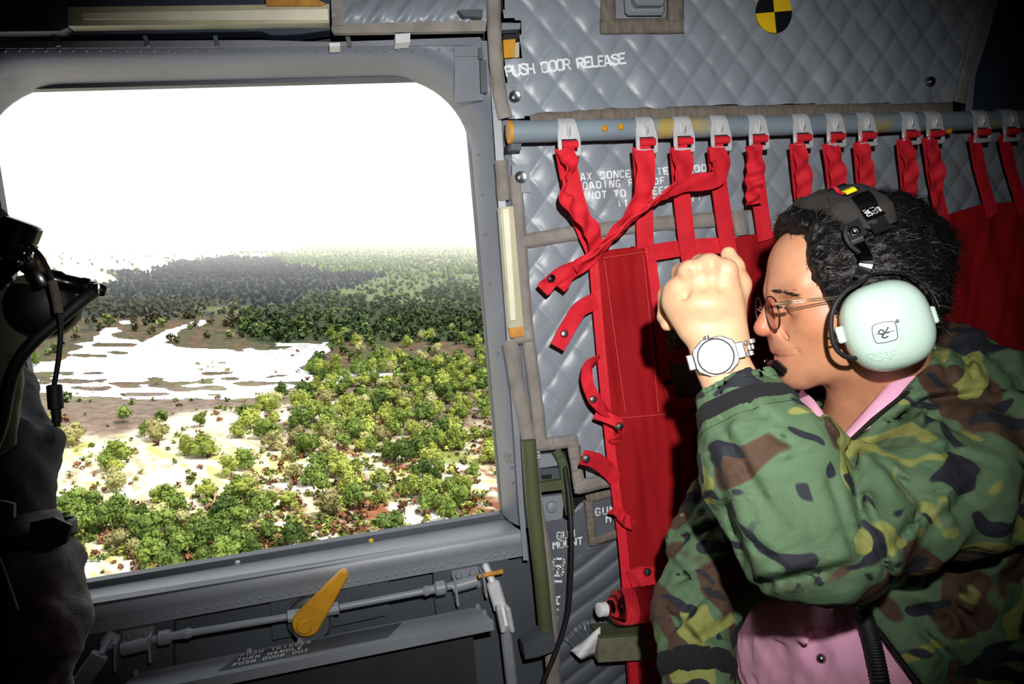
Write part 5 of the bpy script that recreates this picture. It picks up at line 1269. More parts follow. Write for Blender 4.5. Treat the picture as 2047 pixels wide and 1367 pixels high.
COLR = [pd(*p) for p in ((1694, 893, .845), (1745, 850, .825), (1800, 806, .825), (1862, 762, .865), (1905, 716, .95), (1880, 690, 1.03), (1780, 700, 1.09), (1660, 730, 1.08), (1588, 770, 1.02), (1600, 830, .95), (1645, 872, .885), (1682, 895, .85))]
def crease(px, py, lst):
    """folds in the cloth: a groove with a ridge beside it, along image-space runs"""
    o = np.zeros(len(px))
    for (x0, y0, x1, y1, dp, w) in lst:
        ex, ey = x1 - x0, y1 - y0; L_ = math.hypot(ex, ey); t = ((px - x0) * ex + (py - y0) * ey) / (L_ * L_); s = ((px - x0) * ey - (py - y0) * ex) / L_; tc = np.clip(t, 0, 1)
        e = np.where((t < 0) | (t > 1), np.hypot((t - tc) * L_, 0), 0); tp = np.exp(-(e / (2 * w)) ** 2) * (.35 + .65 * np.sin(math.pi * np.clip(.12 + .76 * tc, 0, 1)))
        o += dp * tp * (np.exp(-(s / w) ** 2) - .55 * np.exp(-((s - 2.1 * w) / (1.5 * w)) ** 2))
    return o
CR_L = [(1452, 868, 1535, 1015, .0075, 10), (1418, 900, 1482, 1105, .008, 8), (1540, 862, 1584, 890, .008, 6), (1500, 812, 1560, 850, .005, 8), (1592, 775, 1690, 905, .006, 9), (1704, 900, 1728, 1110, .006, 10), (1530, 1165, 1690, 1135, .010, 10), (1560, 930, 1640, 900, .004, 8), (1470, 1060, 1560, 1130, .006, 9), (1660, 960, 1700, 1080, .005, 9), (1720, 1010, 1775, 1140, .010, 9), (1780, 1100, 1850, 1010, .009, 9), (1800, 960, 1935, 1000, .006, 7), (1770, 930, 1870, 1030, .006, 7), (1860, 1060, 1960, 960, .008, 10), (1890, 900, 1990, 930, .006, 7)]
CR_T = [(1842, 802, 1978, 782, .013, 7), (1880, 700, 1902, 770, .008, 7), (1920, 690, 1950, 770, .006, 7), (1760, 880, 1960, 856, .006, 7), (1850, 835, 2040, 850, .006, 9), (1840, 1260, 1960, 1367, .008, 9), (1900, 1200, 1990, 1300, .008, 10), (1720, 870, 1840, 810, .005, 6)]
CR_R = [(1345, 1232, 1420, 1310, .012, 7), (1440, 930, 1396, 1000, .006, 7), (1362, 1080, 1452, 1040, .008, 7), (1350, 1162, 1442, 1130, .008, 7), (1422, 1180, 1350, 1252, .010, 7), (1400, 1000, 1440, 1090, .006, 8), (1380, 1290, 1450, 1240, .008, 8), (1340, 1120, 1400, 1180, .006, 7)]
def sd_jacket(P):
    px, py, dz = pix(P)
    d = torso(P, .018)
    col = np.full(len(P), 1.)
    for i, (a, b_) in enumerate(zip(COLR[:-1], COLR[1:])): col = np.minimum(col, sd_cap(P, a, b_, .013 + .012 * (i in (3, 4, 5)), .013 + .012 * (i in (2, 3, 4, 5))))
    d = smin(d, col, .022)
    d = smin(d, sd_ell(P, pd(1915, 716, .95), (.030, .042, .048), CAMM), .03)                      # bunched hood
    d = smin(d, sd_cap(P, pd(1880, 668, .985), pd(1958, 742, .93), .018, .014), .022)
    d = smin(d, sd_cap(P, pd(1850, 800, .86), pd(2010, 800, .90), .03, .05), .06)
    d = d + .004 * cn1(P) + .002 * cn2(P) + seg_wrinkle(P, SHR, ELR, 3, .003) + seg_wrinkle(P, ELR, CUFFR, 2, .003)
    d = d + crease(px, py, CR_T)
    # open front and neck
    d = smax(d, -np.maximum(sd_poly(px, py, OPEN) * dz / F_PX, dz - 1.06), .006)
    d = smin(d, arm_r(P) + .003 * cn1(P) + .002 * cn2(P) + crease(px, py, CR_R) + seg_wrinkle(P, SHR, ELR, 3, .003), .02)
    d = smax(d, -sd_cap(P, hl(-.02, -.03, 0), pd(1690, 880, .83), .082, .010), .008)
    al = arm_l(P) + .0030 * cn1(P) + .0012 * cn2(P) + seg_wrinkle(P, ELB2, SHL, 4, .006)
    al = al + crease(px, py, CR_L)
    d = smin(d, al, .012)
    # sleeve mouth
    ax = _n(CUFF - MIDA); cut = (P - CUFF) @ ax - .002; d = smax(d, np.where(np.linalg.norm(P - CUFF, axis=1) < .14, cut, -1), .003)
    d = smax(d, -sd_cap(P, CUFF - ax * .03, CUFF + ax * .06, .037), .002)
    return d
allj = np.stack([SHL, SHR, ELL, ELR, CUFF, CUFFR, PEL, CHS, NB])
Vj, Qj = sdf_mesh(sd_jacket, allj.min(0) - A(.12, .16, .0), allj.max(0) + A(.16, .2, .21), .0045, margin=1.7)
jacket = np_obj('jacket', Vj, Qj, 'camo', man)
# velcro straps round the cuffs
def cuff_band(name, fn, a, b_, t0, t1, lift, m_, parent, skew=0., arc=(0, 360)):
    ba = b_ - a; L_ = np.linalg.norm(ba); ax = ba / L_; u = _n(np.cross(ax, CAMM @ A(0, 0, -1))); v = np.cross(u, ax); rows = []
    v = v if v @ (CAMM @ A(0, 0, -1)) > 0 else -v
    for s in np.linspace(0, 1, 5):
        row = []
        for k in np.linspace(math.radians(arc[0]), math.radians(arc[1]), 73):
            dr_ = math.cos(k) * u + math.sin(k) * v; c = a + ba * (t0 + (t1 - t0) * s + skew * math.cos(k)); r_ = bcast(fn, c, dr_, .09, .05)
            row.append(c + dr_ * (r_ + (lift if 0 < s < 1 else -.001)))
        rows.append(row)
    return obj(name, MB().grid(rows), m_, parent, smooth=True)
JB = mkbvh(Vj, Qj); SB = mkbvh(Vs, Qs)
cuff_band('velcro_strap', JB, CUFF, MIDA, .17, .40, .0022, 'velcro', jacket, skew=-.05)
JB = mkbvh(Vj, Qj); SB = mkbvh(Vs, Qs)
cuff_band('stitch_line', JB, CUFF, MIDA, .085, .093, .0006, 'black', jacket, skew=-.05); cuff_band('stitch_line', JB, CUFF, MIDA, .47, .478, .0006, 'black', jacket, skew=-.05)
cuff_band('velcro_strap', JB, CUFFR, ELR, .18, .48, .0022, 'velcro', jacket)
# zip teeth along the open front
zp = MB()
for a, b_ in zip([(1694, 886, .828), (1745, 838, .806), (1800, 794, .806)], [(1745, 838, .806), (1800, 794, .806), (1856, 756, .84)]):
    for t in np.linspace(0, 1, 16)[:-1]:
        p = pd(*(A(*a) * (1 - t) + A(*b_) * t)); zp.bbox(p, (.0045, .005, .003), .001)
obj('zip', zp, 'black', jacket)['kind'] = 'stuff'
zp = MB()
for t in np.linspace(0, 1, 46):
    x = np.interp(t, [0, .35, 1], [1718, 1764, 1860]); y_ = np.interp(t, [0, .35, 1], [1216, 1270, 1398]); p = pd(x, y_, bdepth(JB, x + 8, y_ - 3) - .001); zp.bbox(p, (.006, .006, .0034), .001)
obj('zip', zp, 'black', jacket)['kind'] = 'stuff'
# pink collar: two leaves round the neck
def leaf(pts_top, pts_bot, th=.0035, name='collar'):
    T_, B_ = smooth_path([pd(*p) for p in pts_top], 8), smooth_path([pd(*p) for p in pts_bot], 8); rows = []
    for t, b_ in zip(T_, B_):
        n_ = _n(CAM - (t + b_) / 2); rows.append([t + (b_ - t) * s + n_ * .006 * math.sin(math.pi * s) for s in np.linspace(0, 1, 7)])
    o = obj(name, MB().grid(rows), 'pink_cloth', shirt, smooth=True); o.modifiers.new('thick', 'SOLIDIFY').thickness = th; return o
leaf([(1690, 862, .848), (1740, 806, .838), (1790, 750, .842), (1845, 690, .868), (1868, 668, .94)], [(1680, 890, .832), (1752, 846, .822), (1812, 792, .826), (1862, 724, .862), (1880, 690, .955)])
leaf([(1690, 868, .852), (1660, 842, .875), (1628, 800, .905), (1606, 780, .955), (1610, 770, 1.0)], [(1682, 892, .838), (1650, 872, .862), (1620, 836, .893), (1596, 800, .95), (1596, 780, 1.0)])
# button pin and coiled lead
HVV = np.concatenate([Vh[us], V1]); HQQ = np.concatenate([mp[Qk], Q1 + len(us)]); HBV = mkbvh(HVV, HQQ); FBV = mkbvh(V2, Q2)
dpn = bdepth(SB, 1642, 1316)
# eyebrow and lashes on the near side
eb = MB(); re_ = np.random.default_rng(12)
def hairs(mb, path, n, spread, ln_, dirpx, w=.0004):
    for _ in range(n):
        t = re_.random() * (len(path) - 1); i = int(t); q = A(*path[i]) * (1 - t + i) + A(*path[min(i + 1, len(path) - 1)]) * (t - i) + re_.normal(size=2) * spread; q2 = q + A(*dirpx) * ln_ * re_.uniform(.6, 1.2) + re_.normal(size=2) * 1.5
        a = pd(*q, bdepth(FB1, *q) - .0006); b_ = pd(*q2, bdepth(FB1, *q2) - .0014); s_ = _n(np.cross(b_ - a, hz)) * w; mb.add([a - s_, a + s_, b_ + s_ * .3, b_ - s_ * .3], [(0, 1, 2, 3)])
FB1 = mkbvh(V1, Q1)
hairs(eb, [(1543, 582), (1556, 582), (1572, 585), (1592, 590)], 75, 2.4, 9, (1, .15), .00028); eo = obj('eyebrow', eb, 'hair', man, fix=False); eo['kind'] = 'stuff'
eb = MB(); hairs(eb, [(1541, 612), (1552, 611), (1564, 614)], 60, .8, 5, (-.7, .5), .0005); eo = obj('eyelash', eb, 'hair', man, fix=False); eo['kind'] = 'stuff'; obj('shirt_stud', MB().add(I2 * .006 + pd(1642, 1316, dpn - .002), I2F.tolist()), 'steel', shirt, smooth=True)

# ------------------------------------------------------------------ headset
hs = thing('headset', 'mint-green aviation headset worn by the man in camouflage', 'headset', pd(1763, 650, .79))
cn = _n(hL * .55 + .45 * _n(CAM - pd(1764, 652, .78))); cxv = _n(CAMM @ A(.958, -.287, 0)); cxv = _n(cxv - cxv.dot(cn) * cn); cyv = np.cross(cn, cxv)
if cyv.dot(hU) < 0: cyv = -cyv
CB = pd(1768, 651, .782)
def sup(a, rx, ry, e=2.55): c, s = math.cos(a), math.sin(a); return rx * math.copysign(abs(c) ** (2 / e), c), ry * math.copysign(abs(s) ** (2 / e), s)
def cup_pt(a, k, z): x, y_ = sup(a, .0440 * k, .0475 * k); return CB + cxv * x + cyv * y_ + cn * z
prof = [(-.002, .90), (.0, .97), (.006, 1.0), (.014, 1.0), (.021, .975), (.028, .92), (.034, .83), (.039, .70), (.0425, .52), (.0445, .30), (.0452, .12)]
rows = [[cup_pt(a, k, z) for a in np.linspace(0, 2 * math.pi, 65)] for z, k in prof]; rows.append([CB + cn * .0455] * 65)
cup = obj('ear_cup', MB().grid(rows), 'mint', hs, smooth=True)
def dome_z(x, y_):
    a = math.atan2(y_, x); sx, sy = sup(a, .0440, .0475); k = math.hypot(x, y_) / max(1e-6, math.hypot(sx, sy))
    ks = [p[1] for p in prof[3:]][::-1] + [1.0]; zs = [p[0] for p in prof[3:]][::-1] + [.014]; return float(np.interp(k, [0] + ks, [.0455] + zs))
def dome(x, y_, l=.0006): return CB + cxv * x + cyv * y_ + cn * (dome_z(x, y_) + l)
sealr = [[CB + cxv * sup(a, .041 * k, .045 * k)[0] + cyv * sup(a, .041 * k, .045 * k)[1] + cn * z for a in np.linspace(0, 2 * math.pi, 49)] for z, k in ((0, .9), (-.002, 1.0), (-.008, 1.05), (-.015, 1.04), (-.020, .95), (-.020, .6))]
obj('ear_seal', MB().grid(sealr), 'black', hs, smooth=True)
# second cup on the far side
off_far = CB - 2 * hL * (CB - HC).dot(hL)
rows2 = [[p - 2 * hL * (p - HC).dot(hL) for p in r_] for r_ in rows]; obj('ear_cup', MB().grid(rows2), 'mint', hs, smooth=True)
obj('ear_seal', MB().grid([[p - 2 * hL * (p - HC).dot(hL) for p in r_] for r_ in sealr]), 'black', hs, smooth=True)
# mark on the cup
# pixel offsets on the dome -> cup coords
def cpx(px, py, z=.044):
    r = ray(px, py); t = ((CB + cn * z) - CAM).dot(cn) / r.dot(cn); p = CAM + r * t - CB; return p.dot(cxv), p.dot(cyv)
def mark(mb, pts, w, closed=False):
    P = [A(*cpx(*p)) for p in pts]
    if closed: P.append(P[0])
    Q = []
    for a, b_ in zip(P[:-1], P[1:]):
        k = max(1, int(np.linalg.norm(b_ - a) / .002)); Q += [a + (b_ - a) * i / k for i in range(k)]
    Q.append(P[-1]); V = []
    for i, q in enumerate(Q):
        t = Q[min(i + 1, len(Q) - 1)] - Q[max(i - 1, 0)]
        if closed and i in (0, len(Q) - 1): t = Q[1] - Q[-2]
        t = t / np.linalg.norm(t); n_ = A(-t[1], t[0])
        V += [dome(*(q - n_ * w / 2)), dome(*(q + n_ * w / 2))]
    mb.add(V, [(2 * i, 2 * i + 2, 2 * i + 3, 2 * i + 1) for i in range(len(Q) - 1)])
s6 = 240 / 1491.
def zpx(x, y_): return (1640 + x * s6, 540 + y_ * s6)
bd_ = [zpx(*p) for p in ((648, 690), (720, 660), (800, 642), (880, 636), (912, 642), (930, 670), (946, 740), (955, 810), (948, 850), (920, 866), (850, 888), (760, 904), (710, 906), (690, 890), (668, 850), (648, 780), (643, 720))]
mb = MB(); mark(mb, [tuple(p[:2]) for p in smooth_path([A(*p, 0) for p in bd_ + bd_[:1]], 3)][:-1], .0007, True)
mark(mb, [zpx(680, 800), zpx(916, 752)], .0005)
mark(mb, [tuple(p[:2]) for p in smooth_path([A(*zpx(*p), 0) for p in ((838, 704), (815, 752), (800, 775), (770, 792), (735, 790), (722, 770), (740, 745), (768, 742), (790, 765), (815, 775), (856, 766))], 5)], .0014)
mark(mb, [tuple(p[:2]) for p in smooth_path([A(*zpx(*p), 0) for p in ((800, 778), (780, 800), (766, 822), (780, 838), (812, 834), (840, 818))], 5)], .0014)
for k in range(1): mark(mb, [zpx(950 + 20 * math.cos(a), 632 + 20 * math.sin(a)) for a in np.linspace(0, 6.0, 12)], .0007, True); mark(mb, [zpx(942, 640), zpx(945, 624), zpx(956, 628), zpx(946, 633), zpx(957, 641)], .0008)
obj('maker_mark', mb, 'black', cup, fix=False)
mb = MB(); a0_, a1_ = cpx(*zpx(620, 1148)), cpx(*zpx(965, 1090))
def dr_cup(p): q = p - CB; return dome(q.dot(cxv), q.dot(cyv), .0004)
d2 = A(a1_[0] - a0_[0], a1_[1] - a0_[1]); L2 = np.linalg.norm(d2); d2 /= L2; rt = cxv * d2[0] + cyv * d2[1]; upv = -cxv * d2[1] + cyv * d2[0]
stencil(mb, 'RSAF', CB + cxv * a0_[0] + cyv * a0_[1] + cn * .04, .0085, rt, upv, cn, adv=L2 / 3.75 / (.0085 / 6), drape=dr_cup, w=.001); obj('stamped_letters', mb, 'mint_faint', cup, fix=False)
# pivots and yoke
for (x, y_, sx) in ((1681, 669, -1), (1848, 634, 1)):
    x0, y0 = cpx(x, y_, .012); c = CB + cxv * (x0 + (.007 if sx > 0 else 0)) + cyv * y0 + cn * .012; R_ = np.stack([cxv, cyv, cn], 1)
    pv = obj('pivot_block', MB().bbox(c, (.009, .018, .010), .0015, R_), 'mint', hs)
    for dy in (.005, -.004): obj('pivot_screw', MB().tube([c + cyv * dy + cxv * sx * .003, c + cyv * dy + cxv * sx * .010], .0013, 8), 'chrome', pv)
def yk(a, k, z): x, y_ = sup(a, .0440 * k, .0475 * k, 2.2); return CB + cxv * x + cyv * y_ + cn * z
yp = [yk(a, 1.2, .010) for a in np.linspace(math.radians(2), math.radians(178), 40)]
ym = MB(); ym.strip(yp, [cn * .005] * 40, .0016, [_n(p - CB) for p in yp]); obj('yoke', ym, 'black_gloss', hs, smooth=SM)
# slider, upper block and band
def headw(px, py, lift):
    """point on the headgear above the hair along this direction"""
    lo = bdepth(HBV, px, py); return pd(px, py, lo - lift)
sl_p = [yk(math.radians(100), 1.2, .012), pd(1732, 522, .772), pd(1718, 490, .785), pd(1706, 462, .80)]
def flat_strip(P, w_, th, across=None):
    P = smooth_path(P, 6); T_ = [_n(P[min(i + 1, len(P) - 1)] - P[max(i - 1, 0)]) for i in range(len(P))]; ww = []; nn2 = []
    for p, t in zip(P, T_):
        o_ = p - hl(-.01, .02, 0); o_ = _n(o_ - o_.dot(t) * t); ww.append(_n(np.cross(t, o_)) * w_); nn2.append(o_)
    return MB().strip(P, ww, th, nn2)
obj('slider', flat_strip(sl_p, .013, .0022), 'chrome', hs)
ub = flat_strip([headw(1714, 478, .010), headw(1706, 462, .010), headw(1698, 446, .010)], .021, .005); obj('slider_block', ub, 'black', hs)
pr2 = headw(1708, 463, .014); obj('rivet', MB().lathe(pr2, CAM - pr2, [(-.002, .0062), (.001, .0062), (.002, .004), (.001, .003), (.0015, .001)], n=18), 'chrome', hs, smooth=SM)
bandP = [headw(1700, 450, .012), headw(1692, 428, .012), headw(1682, 404, .012)]
top3 = [hl(-.004 + .0, .122, .035), hl(-.004, .126, .0), hl(-.006, .118, -.045), hl(-.012, .085, -.082), hl(-.016, .03, -.095)]
# follow the crown in head space
def crown(f, ang, lift): 
    d_ = hU * math.cos(ang) + hL * math.sin(ang); o_ = hl(f, .015, 0); r_ = bcast(HBV, o_, d_, .25, .1)
    return o_ + d_ * (r_ + lift)
def f_at(ang): return .020 - .026 * abs(math.sin(ang)) ** 1.5
arcP = [crown(f_at(a), a, .010) for a in np.linspace(math.radians(62), math.radians(-75), 22)]
obj('head_band', flat_strip(arcP, .019, .003), 'black', hs, smooth=SM)
arcL = [crown(f_at(a), a, .013) for a in np.linspace(math.radians(55), math.radians(20), 10)]
# padded wings either side of the band
rowsP = []
for s in np.linspace(-1, 1, 15):
    row = []
    for a in np.linspace(math.radians(58), math.radians(-58), 25):
        wfac = (.036 + .006 * math.cos(3 * a)) * (1 - .25 * (abs(a) / math.radians(58)) ** 6); lift = .0085 * (1 - abs(s) ** 6) - .001; row.append(crown(f_at(a) + s * wfac + .002, a * (1 - .10 * abs(s) ** 4), lift))
    rowsP.append(row)
pad = obj('head_pad', MB().grid(rowsP), 'head_pad', hs, smooth=True); pad.modifiers.new('thick', 'SOLIDIFY').thickness = -.003
# labels on the band
lb = MB(); lblP = [crown(f_at(a), a, .0135) for a in np.linspace(math.radians(52), math.radians(33), 8)]; lo_ = obj('maker_label', flat_strip(lblP, .020, .0012), 'black_gloss', hs)
def band_frame(ang):
    p = crown(f_at(ang), ang, .0146); p2 = crown(f_at(ang - .05), ang - .05, .0146); t = _n(p2 - p); o_ = _n(p - hl(-.01, .02, 0)); o_ = _n(o_ - o_.dot(t) * t); return p, t, _n(np.cross(t, o_)), o_
p_, t_, w_, o_ = band_frame(math.radians(50)); w_ = w_ if w_.dot(hF) > 0 else -w_
mb = MB(); stencil(mb, 'DAVID', p_ + w_ * .0085, .0052, t_, -w_ * -1, o_, adv=6.2, w=.0010)
mb = MB(); stencil(mb, 'DAVID', p_ + w_ * .0022, .0055, t_, w_, o_, adv=5.4, w=.0011); stencil(mb, 'CLARK', p_ - w_ * .0040, .0042, t_, w_, o_, adv=6.6, w=.0007); stencil(mb, 'MADE IN USA', p_ - w_ * .0085, .0026, t_, w_, o_, adv=5., w=.0005)
obj('label_text', mb, 'stencil', lo_, fix=False)
lblY = [crown(f_at(a) + .002, a, .0138) for a in np.linspace(math.radians(28), math.radians(18), 5)]; yo_ = obj('yellow_label', flat_strip(lblY, .012, .0012), 'label_yellow', hs)
lblR = [crown(f_at(a) + .009, a, .0136) for a in np.linspace(math.radians(26), math.radians(14), 5)]; obj('red_label', flat_strip(lblR, .004, .0012), 'label_red', hs)
# leads
c1 = smooth_path([headw(1692, 450, .016), headw(1690, 470, .014), headw(1700, 490, .012), headw(1722, 508, .014), headw(1738, 525, .016), headw(1734, 548, .018), pd(1715, 566, .76), pd(1690, 582, .758), pd(1668, 612, .758), pd(1661, 650, .76), pd(1668, 690, .762), pd(1685, 710, .764), pd(1704, 716, .768), pd(1714, 714, .775)], 8)
obj('ear_lead', MB().tube(c1, .0026, 10), 'black_rubber', hs, smooth=True)
# microphone at the lips on its boom from the far side
mp = pd(1553, 735, .865); mic = MB(); mdir = _n(pd(1562, 744, .865) - pd(1536, 722, .865)); mic.bbox(mp, (.012, .020, .021), .003, np.stack([_n(np.cross(mdir, hz)), hz, mdir], 1)); mo = obj('microphone', mic, 'black_gloss', hs)
obj('mic_pin', MB().add(I1 * .0022 + pd(1531, 722, .862), I1F.tolist()), 'chrome', mo)
obj('mic_boom', MB().tube(smooth_path([pd(1548, 730, .87), pd(1536, 728, .90), pd(1560, 728, .95), pd(1640, 700, .985), hl(-.01, -.05, -.10)], 8), .0022, 8), 'black_rubber', hs, smooth=True)
# coiled lead down the front
dcd = [(1722, 1218), (1738, 1262), (1752, 1320), (1768, 1400), (1780, 1460)]
ctr = []
for x, y_ in dcd: ctr.append(pd(x, y_, bdepth(SB, x, max(y_, 1240), .9) - .016))
ctr = smooth_path(ctr, 40); hp3 = []; n_ = len(ctr)
for i, c in enumerate(ctr):
    for k in range(4):
        t = (i + k / 4) / n_; j = min(i + 1, n_ - 1); p = c + (ctr[j] - c) * k / 4; a = 2 * math.pi * t * 44; tt = _n(ctr[min(i + 2, n_ - 1)] - ctr[max(i - 2, 0)]); u = _n(np.cross(tt, hz)); v = np.cross(tt, u); hp3.append(p + .0078 * (math.cos(a) * u + math.sin(a) * v))
obj('coiled_lead', MB().tube(hp3, .0026, 6), 'black_rubber', hs, smooth=True)

# ------------------------------------------------------------------ spectacles
sp = thing('spectacles', 'thin metal-framed spectacles on the man\'s face', 'spectacles', hl(.11, -.01, 0))
for s in (1, -1):
    ring = []
    for a in np.linspace(0, 2 * math.pi, 40)[:-1]:
        x, y_ = sup(a, .0245, .0195, 2.4); ring.append(hl(.1125 - s * 0 - .06 * x, -.0125 + y_ - .06 * x, s * (.0345 + x)))
    rm = MB().tube(ring + [ring[0], ring[1]], .0009, 6, cap=False); ro = obj('rim', rm, 'rim_metal', sp, smooth=True)
    ln = MB(); ln.add(ring + [p - hF * .0012 for p in ring], [tuple(range(39)), tuple(range(77, 38, -1))] + [(i, (i + 1) % 39, 39 + (i + 1) % 39, 39 + i) for i in range(39)]); obj('lens', ln, 'clear_glass', ro)
    h0 = hl(.1040, -.006, s * .0605); h1 = hl(.094, -.0045, s * .0665); h2 = hl(.040, .003, s * .072); h3 = hl(-.012, .006, s * .080)
    if s > 0: h1 = pd(1562, 606, .797); h2 = pd(1620, 600, .787); h3 = pd(1682, 594, .790); h0 = pd(1549, 607, .803)
    tm = MB(); upv = hU
    for o_ in (.0011, -.0011): tm.tube(smooth_path([h1 + upv * o_, h2 + upv * o_, h3 + upv * o_], 6), .0006, 6)
    to = obj('temple_arm', tm, 'gold_metal', sp, smooth=True)
    hg = MB(); d = _n(h1 - h0); hg.bbox((h0 + h1) / 2 + d * .006, (.0035, .004, np.linalg.norm(h1 - h0) + .012), .0008, np.stack([_n(np.cross(d, upv)), _n(np.cross(np.cross(d, upv), d)), d], 1)); obj('hinge', hg, 'gold_metal', to)
obj('bridge', MB().tube(smooth_path([hl(.1195, -.010, .011), hl(.1215, -.006, 0), hl(.1195, -.010, -.011)], 6), .0009, 6), 'gold_metal', sp, smooth=True)

# ------------------------------------------------------------------ wristwatch
wt = thing('wristwatch', 'steel wristwatch with white dial and link bracelet on the raised wrist', 'watch', pd(1430, 712, .775))
wax = _n(WRL - ELL)                                  # along the forearm, towards the hand
dh_ = bdepth(FBV, 1431, 712, .79); wn = _n(CAM - pd(1431, 712, dh_)); wn = _n(wn + .10 * hx * 0)
wx = _n(CAMM @ A(.965, -.25, .0)); wx = _n(wx - wx.dot(wn) * wn); wy = np.cross(wn, wx); wy = wy if wy @ hy < 0 else -wy
WC = pd(1431, 712, dh_ - .004); Rw = np.stack([wx, wy, wn], 1)
def wq(x, y_, z): return WC + wx * x + wy * y_ + wn * z
case = MB(); ol = [(-.023, -.008), (-.021, -.013), (-.010, -.0205), (.010, -.0205), (.021, -.013), (.023, -.008), (.023, .008), (.021, .013), (.010, .0205), (-.010, .0205), (-.021, .013), (-.023, .008)]
case.prism([wq(x, y_, -.003) for x, y_ in ol], wn * .008); co = obj('case', case, 'watch_steel', wt); co.modifiers.new('b', 'BEVEL').width = .0012
obj('bezel', MB().lathe(wq(0, 0, .005), wn, [(0, .0195), (.002, .0195), (.0032, .0180), (.0030, .0170)], n=40), 'watch_steel', wt, smooth=SM)
di = obj('dial', MB().lathe(wq(0, 0, .0076), wn, [(0, .0172), (.0009, .0172)], n=40), 'dial_white', wt)
tk = MB()
for k in range(12):
    a = k * math.pi / 6; tk.box(wq(.0142 * math.cos(a), .0142 * math.sin(a), .0087), (.0022, .0007, .0005), np.stack([wx * math.cos(a) + wy * math.sin(a), -wx * math.sin(a) + wy * math.cos(a), wn], 1))
obj('hour_mark', tk, 'steel', di)
for L_, a in ((.008, 2.1), (.012, .5)):
    d = wx * math.cos(a) + wy * math.sin(a); obj('hand', MB().box(wq(0, 0, .0089) + d * L_ / 2, (L_, .0008, .0004), np.stack([d, np.cross(wn, d), wn], 1)), 'steel', di)
obj('crown', MB().lathe(wq(-.004, .020, .001), wy, [(0, .0028), (.004, .0028)], n=12), 'watch_steel', wt, smooth=SM)
for sx in (-1, 1): obj('end_link', MB().bbox(wq(sx * .0262, 0, -.0035), (.0085, .0175, .0042), .0012, Rw), 'watch_steel', wt)
# bracelet links around the wrist
cw = WRL - wn * 0; base_c = WC - wn * .022
def wring(ang, lift=.0008, shift=0.):
    d = wx * math.sin(ang) + wn * math.cos(ang); o_ = base_c + wy * shift; r_ = bcast(FBV, o_, d, .1, .025)
    return o_ + d * (r_ + lift), d
angs = []
a = math.radians(47)
while a < math.radians(313): angs.append(a); p0, _ = wring(a); rr_ = np.linalg.norm(p0 - base_c); a += .0066 / rr_
for i, a in enumerate(angs):
    lk = MB()
    for j, (sh, ww) in enumerate(((-.0062, .0054), (0, .0058), (.0062, .0054))):
        p, d = wring(a + (.12 if j == 1 else 0), .0026, sh); t = wx * math.cos(a) - wn * math.sin(a); t = _n(t - t.dot(d) * d); lk.bbox(p, (.0068, ww, .0036), .0008, np.stack([t, wy, d], 1))
    obj('bracelet_link', lk, 'watch_steel', wt)

# ------------------------------------------------------------------ crew member at the left edge
mat('dark_cloth', lin(72, 74, 80), .9, var=.15, vs=30, bump=.3, bs=300)
mat('glove_grey', lin(120, 119, 118), .95, var=.2, vs=120, bump=.9, bs=500)
mat('pale_strap', lin(150, 138, 128), .8, var=.2)
crew = thing('person', 'crew member with dark sleeve, olive vest and grey glove at the left edge', 'person', A(*pd(-330, 900, .86)[:2], FLOOR))
cT = pd(-330, 900, .88); cS = pd(-70, 735, .83); cE = pd(18, 905, .80); cW = pd(42, 1045, .79); cG = pd(60, 1130, .785); cG2 = pd(70, 1245, .785); cG3 = pd(52, 1360, .79)
kn1, kn2 = SN(61, .06, 7), SN(62, .025, 7)
def sd_sleeve(P):
    d = smin(sd_cap(P, cS, cE, .055, .047), sd_cap(P, cE, cW, .046, .030), .02)
    d = smin(d, sd_ell(P, A(cT[0], cT[1], 1.12), (.19, .13, .26)), .06)
    return d + .004 * kn1(P) + .0016 * kn2(P)
V_, Q_ = sdf_mesh(sd_sleeve, np.minimum(cW, cT) - A(.26, .22, .28), np.maximum(cS, cE) + A(.14, .2, .28), .006)
np_obj('flight_suit', V_, Q_, 'dark_cloth', crew)
def sd_crew(P):
    d = sd_ell(P, A(cT[0], cT[1], 1.10), (.17, .11, .27)); d = smin(d, sd_cap(P, A(cT[0], cT[1], 1.3), A(cT[0], cT[1], 1.45), .06), .04)
    d = smin(d, sd_ell(P, A(cT[0], cT[1] + .01, 1.55), (.08, .10, .12)), .02); d = smin(d, sd_cap(P, cS, cE, .04, .035), .03); d = smin(d, sd_cap(P, cE, cG, .035, .026), .02)
    for s in (-1, 1): d = smin(d, sd_cap(P, A(cT[0] + s * .09, cT[1], .88), A(cT[0] + s * .1, cT[1], .5), .085, .06), .06); d = smin(d, sd_cap(P, A(cT[0] + s * .1, cT[1], .5), A(cT[0] + s * .1, cT[1], .06), .058, .04), .03); d = smin(d, sd_cap(P, A(cT[0] + s * .1, cT[1] - .02, .04), A(cT[0] + s * .11, cT[1] + .16, .035), .04, .034), .03)
    d = smin(d, sd_cap(P, A(cT[0] - .17, cT[1], 1.28), A(cT[0] - .24, cT[1], .95), .05, .04), .03); d = smin(d, sd_cap(P, A(cT[0] - .24, cT[1], .95), A(cT[0] - .22, cT[1] + .1, .72), .04, .03), .02)
    return d
V_, Q_ = sdf_mesh(sd_crew, A(cT[0] - .34, cT[1] - .26, -.01), A(cS[0] + .24, cT[1] + .3, 1.72), .009)
np_obj('body', V_, Q_, 'dark_cloth', crew)
